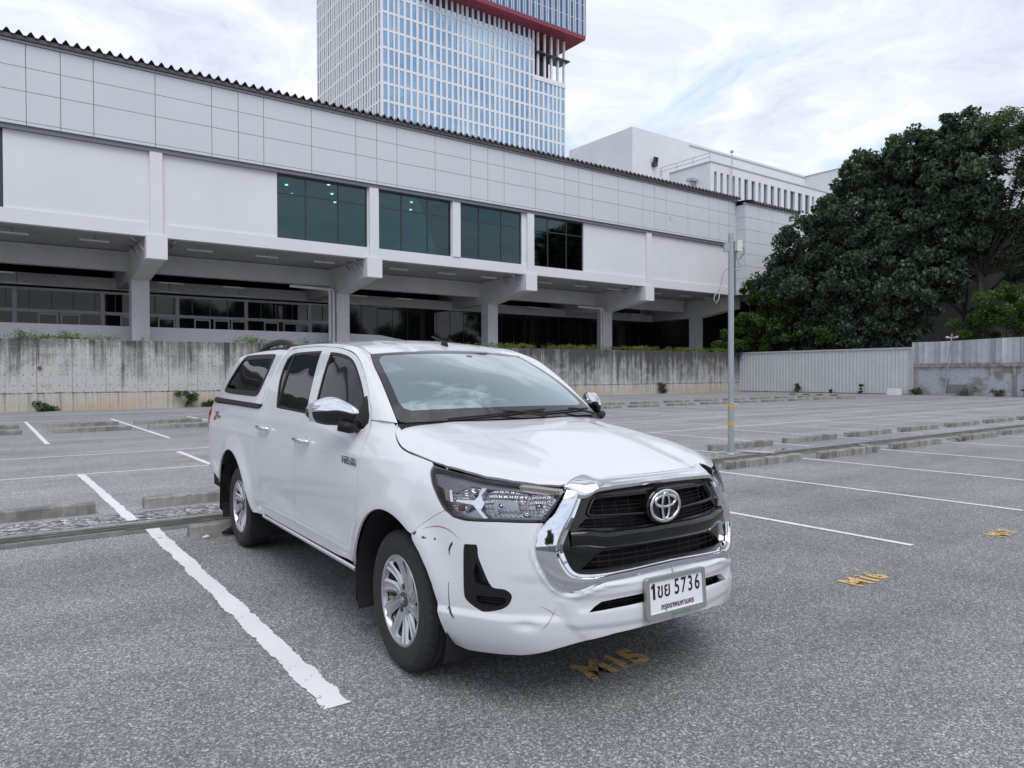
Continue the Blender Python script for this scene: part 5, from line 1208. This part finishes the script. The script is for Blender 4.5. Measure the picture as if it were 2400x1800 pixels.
mb.grid(oval(0, .850, .0215, .059, .006, ex0+.012, sw=lambda t: .0058+.001*abs(math.sin(t))), close_u=True, close_v=True)
mb.obj('emblem_ring', CHROME, em, smooth=True)
# hood-front chrome trim
n = 61; tt = spl(trim_top, 60); tb_ = spl([(.806, .474, .945), (.815, .455, .940), (.838, .437, .930), (.868, .410, .921), (.880, .385, .930), (.888, .36, .944), (.896, .30, .951), (.905, .2, .955), (.912, .1, .958), (.914, 0, .958)], 60)
def mir(c): c = np.array(c); m_ = c[::-1]*[1, -1, 1]; return np.concatenate([c*[1, -1, 1], m_[1:]*[1, -1, 1]*1]) if False else np.concatenate([c*[1, -1, 1], (c[::-1])[1:]])
mid1 = tt*.72+tb_*.28+[.006, 0, .010]; mid2 = tt*.40+tb_*.60+[.010, 0, .010]; mid3 = tt*.08+tb_*.92+[.006, 0, .003]
loft('hood_trim', [mir(tt+[-.004, 0, -.006]), mir(tt+[0, 0, .003]), mir(mid1), mir(mid2), mir(mid3), mir(tb_), mir(tb_+[-.004, 0, -.010]), mir(tb_+[-.05, 0, -.014])], CHROME, A, auto=40, flip=False)
# black void between trim and grille
tb2 = mir(tb_+[-.045, 0, -.004]); loft('trim_shadow', [tb2, tb2+[-.03, 0, -.06]], VOID, A)
# ---- headlights
HOUS = mat('lamp_housing', (.40,.41,.43), .28, .75); HOUS2 = mat('lamp_upper_shade', (.20,.20,.225), .3)
def refl(t, b, v):
    b.inputs['Base Color'].default_value = (.92,.93,.95,1); b.inputs['Metallic'].default_value = .75; b.inputs['Roughness'].default_value = .2
    x, y, z = t.xyz(v); w = t.m('SINE', t.m('MULTIPLY', y, 420)); w2 = t.m('SINE', t.m('MULTIPLY', z, 300)); n = t.noise(v, 35, 2)
    bump(t, b, t.m('ADD', t.m('ADD', w, w2), t.m('MULTIPLY', n, 2.5)), .006, .9)
REFL = mat('lamp_reflector', build=refl); AMBER = mat('amber_bulb', (.35,.06,.03), .3)
def lens(t, b, v):
    g = t.new('ShaderNodeBsdfGlossy'); g.inputs[1].default_value = .01; tr = t.new('ShaderNodeBsdfTransparent'); tr.inputs[0].default_value = (.96,.96,.97,1)
    fr = t.new('ShaderNodeFresnel'); fr.inputs[0].default_value = 1.45; mx = t.new('ShaderNodeMixShader'); t.l.new(fr.outputs[0], mx.inputs[0]); t.l.new(tr.outputs[0], mx.inputs[1]); t.l.new(g.outputs[0], mx.inputs[2]); t.l.new(mx.outputs[0], t.n['Material Output'].inputs[0])
LENS = mat('clear_lens', build=lens)
def bowl(poly, depth):
    P = np.array(poly, float); c = P.mean(0)
    def f(q): 
        d = dist_poly(np.asarray(q), P); return -depth*np.clip(d/.05, 0, 1)**.6
    return f
for fr in (False, True):
    h = empty('headlight'); h.parent = A
    panel('lamp_bezel', SW, hl_out, GBLACK, h, far=fr, off=-.004, res=.02, skirt=.05, holes=[inset(resample(np.array(hl_out), .02), .011)])
    panel('lamp_housing', SW, hl_out, HOUS, h, far=fr, off=-.050, res=.03, skirt=0)
    panel('lamp_shade', SW, [(.045, .992), (.156, .998), (.312, .987), (.436, .975), (.572, .966), (.79, .940), (.79, .930), (.572, .950), (.45, .955), (.36, .962), (.285, .925), (.22, .930), (.12, .955)], HOUS2, h, far=fr, off=-.024, res=.02, skirt=.02)
    r1 = [(.268, .930), (.285, .950), (.320, .962), (.40, .956), (.425, .948), (.385, .925), (.40, .905), (.395, .878), (.36, .845), (.33, .840), (.295, .850), (.275, .880)]
    r2 = [(.452, .905), (.47, .935), (.50, .952), (.56, .948), (.655, .935), (.642, .90), (.650, .865), (.672, .838), (.58, .836), (.48, .838), (.455, .865)]
    r3 = [(.652, .895), (.668, .932), (.72, .936), (.772, .925), (.765, .895), (.745, .860), (.728, .838), (.685, .838), (.662, .862)]
    for nm, pl_, dp in (('side_reflector', r1, .022), ('main_reflector', r2, .035), ('inner_reflector', r3, .03)): panel(nm, SW, smooth_poly(pl_, 1), REFL, h, far=fr, off=-.022, res=.011, skirt=.015, dish=bowl(pl_, dp))
    for pl_ in ([(.425, .955), (.452, .952), (.428, .915), (.455, .890), (.440, .860), (.475, .828), (.455, .826), (.418, .862), (.395, .880), (.30, .888), (.30, .894), (.40, .898), (.415, .915)], [(.245, .934), (.262, .932), (.285, .884), (.268, .884)]): panel('chrome_divider', SW, pl_, CHROME, h, far=fr, off=-.016, res=.02, skirt=.012)
    panel('marker_reflector', SW, [(.205, .940), (.240, .934), (.262, .886), (.236, .888)], mat('marker', (.30,.27,.24), .25) if not fr else bpy.data.materials['marker'], h, far=fr, off=-.018, res=.02, skirt=.01)
    q, nn = surf_eval(SW, np.array([.335]), np.array([.863]), -.030, fr); c_ = q[0]; mb = MB(); mb.tube([tuple(c_), tuple(c_+nn[0]*.02)], [.014, .010], 10); mb.obj('indicator_bulb', AMBER, h, smooth=True)
    for s_, z_ in ((.53, .885), (.705, .885)):
        q, nn = surf_eval(SW, np.array([s_]), np.array([z_]), -.050, fr); c_ = q[0]; mb = MB(); mb.tube([tuple(c_), tuple(c_+nn[0]*.03)], [.012, .009], 10); mb.obj('bulb', CHROME, h, smooth=True)
    panel('lamp_lens', SW, inset(resample(np.array(hl_out), .02), .004), LENS, h, far=fr, off=-.001, res=.02, skirt=0)
# loose corner piece of the far lamp
q, nn = surf_eval(SW, np.array([.30]), np.array([.925]), .0, True); c_ = q[0]
mb = MB(); mb.box(c_[0]-.03, c_[0]+.05, c_[1]-.005, c_[1]+.055, c_[2]-.035, c_[2]+.012); o = mb.obj('lamp_corner', LENS, A); 
# ---- dark inner shell
hl_hole = [(s, z) for s, z in inset(resample(np.array(hl_out), .03), -.004)]
shell_b = [(-4.14-X0, .62), (-3.60-X0, .50)]+[(x-X0, z) for x, z in [(ZN+.50*math.cos(R(a)), .345+.50*math.sin(R(a))) for a in range(160, 18, -6)]]+[(-2.60-X0, .44), (-2.2-X0, .40), (-.52-X0, .40)]+[(x-X0-.0, z) for x, z in [(.50*math.cos(R(a)), .345+.50*math.sin(R(a))) for a in range(165, 70, -6)]]+[(-.05, .78), (.03, .80), (.02, .98), (-.18-X0, 1.00), (-.40-X0, 1.04), (-.56-X0, 1.16), (-.68-X0, 1.30), (-1.0-X0, 1.53), (-1.3-X0, 1.58), (-2.5-X0, 1.62), (-3.9-X0, 1.58), (-4.1-X0, 1.3)]
panel('inner_shell', SW, shell_b, VOID, A, off=-.020, both=True, res=.06, skirt=0)
nb = [(.0, .80), (.10, .74), (.17, .66), (.24, .56), (.27, .45), (.27, .32), (.9, .36), (LENc, .42), (LENc, .58)]+[nose_uz(u, z) for u, z in [(.4, .55), (.56, .57), (.59, .65), (.60, .72), (.58, .79)]]+[(.30, .80), (.20, .86), (.10, .94), (.03, .99), (.0, .99)]
panel('nose_shell', SW, nb, VOID, A, off=-.062, both=True, res=.05, skirt=0)
# ---- lower stay of dark parts: wheel housings, underbody, flaps
mb = MB()
for cx, R_ in ((0, .455), (ZN, .485)):
    for sg in (-1, 1):
        P = []; 
        for a in range(-24, 205, 8):
            x = cx+R_*math.cos(R(a)); z = .345+R_*math.sin(R(a)); 
            P.append([(x, sg*w, z) for w in (.885 if a > 30 or cx < -1 else .84, .80, .62, .50)])
        mb.grid(P); mb.add([(cx, sg*.5, .345)]+[(cx+R_*math.cos(R(a)), sg*.5, .345+R_*math.sin(R(a))) for a in range(-24, 205, 8)], [(0, i, i+1) for i in range(1, 29)])
mb.obj('wheel_housing', mat('liner', (.012,.012,.013), .75), A)
MB().box(-4.05, .45, -.60, .60, .26, .42).box(-2.4, -.5, -.80, .80, .345, .42).box(-4.1, -3.5, -.84, .84, .40, .58).box(.45, .74, -.42, .42, .34, .42).obj('underbody', VOID, A)
MB().tube([(ZN, -.7, .335), (ZN, .7, .335)], .05, 10).box(ZN-.12, ZN+.12, -.12, .12, .22, .44).obj('rear_axle', BLACK, A)
for sg in (-1, 1):
    for x, z0, z1, w0, w1 in ((-.462, .175, .52, .66, .872), (-3.545, .215, .52, .62, .905)):
        n = 8; P = []
        for i in range(n+1):
            z = z1+(z0-z1)*i/n; k = .03 if i == n else 0; P.append([(x-.03*(i/n), sg*(w0+(w1-w0)*j/6 if 0 < j < 6 else (w0+k if j == 0 else w1-k)), z) for j in range(7)])
        P2 = [[(p[0]-.008, p[1], p[2]) for p in r_] for r_ in P]; mb = MB(); mb.grid(P); mb.grid(P2, flip=True); mb.obj('mud_flap', BLACK, A)
# ---- wheels
def make_wheel(steer=0):
    r = empty('wheel'); r.parent = A; RT, RR = .338, .2175
    # tyre profile (radius, lateral outward)
    prof = [(RR-.004, .085), (RR+.006, .099), (RR+.022, .104), (RR+.055, .113), (RR+.085, .110), (RT-.022, .101), (RT-.012, .096), (RT-.004, .086), (RT-.001, .078)]
    grooves = [(.050, .0), (.047, -.008), (.041, -.008), (.038, 0), (.012, 0), (.009, -.008), (.003, -.008), (0, 0)]
    half_ = prof+[(RT, g[0]+.0) if g[1] == 0 else (RT+g[1], g[0]) for g in grooves]
    full = half_+[(a, -b) for a, b in half_[::-1][1:]]
    n = 120; P = []
    for i in range(n):
        t = 2*math.pi*i/n; row_ = []
        for a, b in full:
            rr_ = a-(.006 if (i % 3 == 0 and .052 < abs(b) < .098 and a > RT-.03) else 0); row_.append((rr_*math.cos(t), -b, rr_*math.sin(t)))
        P.append(row_)
    MB().grid(P, close_u=True, flip=True).obj('tyre', RUBBER, r, smooth=True, auto=25)
    # rim: barrel + lip
    P = [[(a*math.cos(t*2*math.pi/72), -b, a*math.sin(t*2*math.pi/72)) for a, b in ((RR+.002, .088), (RR+.003, .098), (RR-.003, .101), (RR-.010, .097), (RR-.013, .085), (RR-.026, .05), (RR-.03, -.08))] for t in range(72)]
    rim = MB().grid(P, close_u=True, flip=True).obj('rim', SILVER, r, smooth=True, auto=35)
    MB().prism([(.205*math.cos(t*math.pi/16), .205*math.sin(t*math.pi/16)) for t in range(32)], 1, -.02, -.01).obj('brake_disc', VOID, r)
    # ten broad spokes cut out of a dished disc
    NS = 10; wd_ = 2*math.pi/NS
    def SD(a, b):
        q = np.hypot(a, b); f = (q-.034)/.17; t = np.arctan2(b, a)-.30*f; ph = np.mod(t/wd_, 1.0); d = np.abs(ph-.5)*2
        e = np.clip(f*2.2, 0, 1); dep = .072+.016*f-.010*np.sin(np.clip(f, 0, 1)*math.pi)+e*(.007*np.exp(-((d-.36)/.17)**2)-.009*np.clip((d-.45)/.5, 0, 1))
        return np.stack([a, -dep, b], -1)
    def pol(q, t): f = (q-.034)/.17; t = t+.30*f; return (q*math.cos(t), q*math.sin(t))
    wins_ = []
    for k in range(NS):
        t0 = k*wd_; g = (.085, .10)[k % 2]
        wins_.append([pol(.098, t0), pol(.125, t0+g*.75), pol(.165, t0+g*1.35), pol(.186, t0+g*1.35), pol(.192, t0+g*.9), pol(.192, t0-g*.9), pol(.186, t0-g*1.35), pol(.165, t0-g*1.35), pol(.125, t0-g*.75)])
    panel('spokes', SD, [(.206*math.cos(2*math.pi*i/72), .206*math.sin(2*math.pi*i/72)) for i in range(72)], SILVER, rim, holes=[smooth_poly(w_, 1) for w_ in wins_], res=.005, skirt=.022)
    MB().grid([[(a*math.cos(t*2*math.pi/28), -b, a*math.sin(t*2*math.pi/28)) for a, b in ((.037, .055), (.037, .078), (.031, .082), (.001, .083))] for t in range(28)], close_u=True, flip=True).obj('hub_cap', mat('cap_grey', (.10,.10,.11), .3, .4) if 'cap_grey' not in bpy.data.materials else bpy.data.materials['cap_grey'], rim, smooth=True, auto=40)
    mb = MB()
    for a_, b_, cz in ((.021, .0155, 0), (.014, .006, .0045), (.0055, .0135, 0)):
        P = []
        for i in range(24):
            t = 2*math.pi*i/24; P.append([((a_+.0016*math.cos(j*math.pi/3))*math.cos(t), -.0835-.001*math.sin(j*math.pi/3), cz+(b_+.0016*math.cos(j*math.pi/3))*math.sin(t)) for j in range(6)])
        mb.grid(P, close_u=True, close_v=True)
    mb.obj('cap_emblem', CHROME, rim, smooth=True)
    for k in range(5):
        a = 2*math.pi*k/5+.5; c = (.062*math.cos(a), .062*math.sin(a)); mb = MB()
        mb.grid([[(c[0]+q*math.cos(t*math.pi/6), -b, c[1]+q*math.sin(t*math.pi/6)) for q, b in ((.016, .074), (.0155, .060), (.012, .058))] for t in range(12)], close_u=True, flip=True)
        mb.prism([(c[0]+.0095*math.cos(t*math.pi/3), c[1]+.0095*math.sin(t*math.pi/3)) for t in range(6)], 1, -.076, -.055); mb.obj('wheel_nut', bpy.data.materials['cap_grey'] if k % 2 else SILVER, rim)
    return r
w0 = make_wheel(); w0.location = (0, -.752, .337); w0.rotation_euler = (0, .1, -.0254)
def cpw(loc, rot):
    c = copy_tree(w0, A); c.location = loc; c.rotation_euler = rot; return c
cpw((ZN, -.752, .337), (0, .9, 0)); cpw((0, .752, .337), (0, .4, math.pi-.0254)); cpw((ZN, .752, .337), (0, .4, math.pi))
mb = MB(); mb.tube([(-.085, -.838, .315), (-.115, -.846, .31)], [.008, .008], 8).obj('valve', mat('valve', (.30,.20,.12), .5), w0)
bpy.data.objects['valve'].location = (0, .752, -.337)
# ---- mirrors
for sg in (-1, 1):
    mr = empty('mirror'); mr.parent = A; xc = -.715
    def mpt(u, v, k):  # superellipsoid, tapered to the outside
        return None
    P = []; nU, nV = 30, 26
    def mshape(lo, hi, grow=0.0, xc0=-.515):
        rows = []
        for i in range(nU+1):
            f = i/nU; y = .848+(1.028-.848)*f; xc = xc0-.28*f
            # height envelope of the head as seen from the front
            ztop = 1.235+.078*math.sin(min(1, (f+.03)*1.0/.62)*math.pi/2)*(1-max(0, (f-.40)/.60)**2.2*.85) if f > .0 else 1.235
            zbot = 1.215-.060*math.sin(min(1, f/.28)*math.pi/2)*(1-max(0, (f-.55)/.45)**2.4*.80)
            dpt = .080*(math.sin(min(1, (f+.06)/.30)*math.pi/2))*(1-max(0, (f-.5)/.5)**3*.75)
            zc = (ztop+zbot)/2; hz = (ztop-zbot)/2+grow; row_ = []
            for j in range(nV+1):
                t = lo+(hi-lo)*j/nV; ca, sa = math.cos(t), math.sin(t)
                row_.append((xc+(dpt+grow)*math.copysign(abs(ca)**.75, ca)-.03*f, sg*y, zc+hz*math.copysign(abs(sa)**.85, sa)))
            rows.append(row_)
        return rows
    rs = mshape(R(0), R(360)); mb = MB().grid(rs, close_v=False, flip=sg > 0); mb.f.append(tuple(range(nV))); mb.f.append(tuple(nU*(nV+1)+j for j in range(nV))); mb.obj('mirror_housing', GBLACK, mr, smooth=True)
    rs = mshape(R(5), R(172), .0035); MB().grid(rs[1:], flip=sg > 0).obj('mirror_cap', CHROME, mr, smooth=True)
    MB().grid([[(-.64-.9*(y-.88)-.002*j, sg*y, 1.175+.10*j) for j in (0, 1)] for y in (.88, 1.03)]).obj('mirror_glass', CHROME, mr)
    mb = MB(); mb.tube([(-.56, sg*.94, 1.160), (-.53, sg*.89, 1.150), (-.575, sg*.835, 1.150)], [.030, .034, .036], 12); mb.obj('mirror_arm', BLACK, mr, smooth=True)
    foot = sx([(-.532, 1.150), (-.520, 1.170), (-.54, 1.21), (-.60, 1.278), (-.64, 1.315), (-.66, 1.300), (-.645, 1.20), (-.66, 1.142), (-.60, 1.132), (-.55, 1.132)])
    panel('mirror_foot', SW, foot, BLACK, mr, far=sg > 0, off=.006, res=.02, skirt=.02)
# ---- plate
pf = empty('number_plate', (0,0,0)); pf.parent = A
PX = 1.004; tilt = R(-4)
pm = Matrix.Translation((PX, 0, .475))@Matrix.Rotation(tilt, 4, 'Y')@Matrix.Rotation(math.pi/2, 4, 'Z')@Matrix.Rotation(math.pi/2, 4, 'X')   # local x -> +y (right as seen from the front), local y -> up, local z -> forward
def rrect(w, h, r, n=5): return [(sx_*(w-r)+r*math.cos(a), sy_*(h-r)+r*math.sin(a)) for sx_, sy_, a0 in ((1,1,0), (-1,1,90), (-1,-1,180), (1,-1,270)) for a in [R(a0+90*i/n) for i in range(n+1)]]
def rring(name, wo, ho, ro, wi, hi, ri, z0, z1, m, dy=0):
    a = rrect(wo, ho, ro); b = [(x, y+dy) for x, y in rrect(wi, hi, ri)]; n = len(a); P = [[(x, y, z0) for x, y in a], [(x, y, z1-.002) for x, y in a], [(x*.99, y*.985, z1) for x, y in a], [(x, y, z1) for x, y in b], [(x, y, z0) for x, y in b]]
    o = MB().grid(P, close_v=True).obj(name, m, pf, auto=30, smooth=True); o.data.transform(pm); return o
FRM = mat('plate_frame', (.34,.355,.335), .35, .5)
rring('plate_frame', .184, .091, .014, .166, .068, .004, -.012, .006, FRM, .004)
o = MB().prism([(x, y+.004) for x, y in rrect(.168, .070, .006)], 2, -.006, -.001).obj('plate_blank', mat('plate_white', (.78,.79,.82), .35), pf); o.data.transform(pm)
o = MB().box(-.164, .164, -.0665, -.0635, -.001, .004).obj('plate_clip', PAINT, pf); o.data.transform(pm)
INK = mat('plate_ink', (.008,.008,.012), .4); GRN = mat('frame_green', (.10,.28,.20), .5)
def ptext(body, size, x, y, m, sx_=1, bold=0., z=.0004): return text_mesh('plate_lettering', body, size, m, pf, pm@Matrix.Translation((x, y, z)), .0004, sx_, bold=bold)
o = MB().prism([(-.1295, -.004), (-.1295, .063), (-.139, .063), (-.152, .052), (-.152, .0405), (-.1425, .046), (-.1425, -.004)], 2, .0002, .0010).obj('plate_lettering', INK, pf); o.data.transform(pm)
for ch, x, w in (('ข', -.098, .82), ('ย', -.056, .82), ('5', .004, .74), ('7', .046, .74), ('3', .089, .74), ('6', .133, .74)):
    ptext(ch, .093 if ch.isdigit() else .088, x, .0 if ch.isdigit() else .0, INK, w, .0010)
ptext('กรุงเทพมหานคร', .034, .005, -.053, INK, .92, .0006)
ptext('จากแบบแคปปิตอล', .018, .015, -.084, GRN, .9, .0002, .0066)
# ---- door lettering and bed decal
sm = Matrix(((1,0,0,0),(0,0,1,0),(0,1,0,0),(0,0,0,1)))
def side_text(name, body, size, x, z, m, sxx, ext=.003, bold=0.):
    u = float(F(x, z)); e = 1e-2; dudz = (float(F(x, z+e))-float(F(x, z-e)))/(2*e)
    # local x -> +x (towards the nose, reads left to right from outside), local y -> up, local z -> outward (-y)
    mtx = Matrix.Translation((x, -u-.002, z))@Matrix(((1,0,0,0),(0,0,-1,0),(0,1,0,0),(0,0,0,1)))
    return text_mesh(name, body, size, m, A, mtx, ext, sxx, bold=bold)
side_text('door_badge', 'HILUX', .056, -.55, .948, mat('badge_chrome', (.30,.305,.31), .15, 1.0), 1.25, .003, .0006)
DEC = mat('decal_red', (.42,.05,.06), .4)
zp = sx([(-3.86, 1.105), (-3.70, 1.108), (-3.71, 1.088), (-3.80, 1.052), (-3.745, 1.050), (-3.76, 1.028), (-3.88, 1.028), (-3.875, 1.046), (-3.79, 1.086), (-3.85, 1.086)])
panel('bed_decal', SW, zp, DEC, A, off=.0015, res=.02, skirt=0)
panel('bed_decal', SW, sx([(-3.745, 1.078), (-3.60, 1.074), (-3.615, 1.048), (-3.75, 1.052)]), mat('decal_grey', (.12,.12,.16), .4), A, off=.0022, res=.02, skirt=0)
# ---- chips and scratches on the bumper
CH = mat('paint_chip', (.04,.045,.055), .6)
def blob(pts, m=CH, nm='paint_chip'): panel(nm, SW, pts, m, A, off=.0012, relief=shape, res=.01, skirt=0)
blob([(.066, .718), (.078, .728), (.094, .736), (.090, .722), (.082, .714), (.078, .719)]); blob([(.128, .713), (.139, .719), (.150, .715), (.162, .7125), (.146, .7095), (.138, .708)])
blob([(.199, .715), (.203, .7195), (.209, .719), (.211, .714), (.206, .710), (.200, .711)]); blob([(.302, .716), (.304, .705), (.293, .690), (.288, .676), (.284, .652), (.280, .680), (.284, .694), (.295, .710)])
blob([(.2815, .540), (.2835, .540), (.2850, .470), (.2860, .435), (.294, .420), (.308, .393), (.302, .394), (.288, .412), (.280, .428), (.273, .424), (.282, .440)])
def scr(pts, w, m): 
    p = np.array(spl([(a, b, 0) for a, b in pts], 18))[:, :2]; t = np.gradient(p, axis=0); n_ = np.stack([-t[:, 1], t[:, 0]], 1); n_ /= np.hypot(*n_.T)[:, None]; ww = w*np.sin(np.linspace(.15, math.pi-.15, 18))[:, None]
    blob([tuple(q) for q in p+n_*ww]+[tuple(q) for q in (p-n_*ww)[::-1]], m, 'scratch')
RS = mat('red_scratch', (.35,.05,.05), .5); GS = mat('grey_scratch', (.20,.19,.21), .5)
scr([(.125, .748), (.164, .761), (.216, .770), (.271, .766), (.306, .752), (.339, .732)], .0018, RS)
scr([(.677, .477), (.714, .461), (.737, .446), (.773, .429)], .0011, GS); scr([(.753, .473), (.737, .446), (.719, .418), (.677, .378)], .0012, GS)
# ---- tail lamp, rails, aerial
for sg in (-1, 1):
    P = [[(x, sg*(u), z) for z in np.linspace(.80, 1.13, 8)] for x, u in ((-4.06, .880), (-4.10, .886), (-4.15, .884), (-4.19, .865), (-4.215, .82), (-4.22, .74))]
    P = [[(x, y*(1-.10*((z-.97)/.2)**4), z) for x, y, z in r_] for r_ in P]
    MB().grid(P, flip=sg > 0).obj('tail_lamp', mat('tail_red', (.30,.02,.03), .15, coat=1) if sg < 0 else bpy.data.materials['tail_red'], A, smooth=True)
    rail = spl([(-3.72, sg*.50, 1.655), (-3.58, sg*.50, 1.678), (-3.44, sg*.50, 1.700), (-3.25, sg*.50, 1.716), (-3.0, sg*.50, 1.716), (-2.86, sg*.50, 1.700), (-2.78, sg*.50, 1.676), (-2.62, sg*.50, 1.662)], 40)
    mb = MB(); mb.tube([tuple(p) for p in rail], [.012+.013*min(1, min(i, 39-i)/6) for i in range(40)], 8); mb.box(-3.60, -2.74, sg*.50-.022, sg*.50+.022, 1.648, 1.668); mb.obj('roof_rail', BLACK, A, smooth=True, auto=40)
ae = empty('aerial'); ae.parent = A
mb = MB(); P = [[(-1.075+(a*.055 if a < 0 else a*.040)*k, b*.018*k, 1.628+h) for a, b in [(math.cos(t*math.pi/8), math.sin(t*math.pi/8)) for t in range(16)]] for k, h in ((1, -.004), (1, .006), (.72, .024), (.4, .034), (.05, .036))]
mb.grid(P, close_v=True).obj('aerial_base', BLACK, ae, smooth=True); MB().tube([(-1.09, 0, 1.655), (-1.25, 0, 1.697)], [.007, .006], 8).obj('aerial_rod', BLACK, ae, smooth=True)
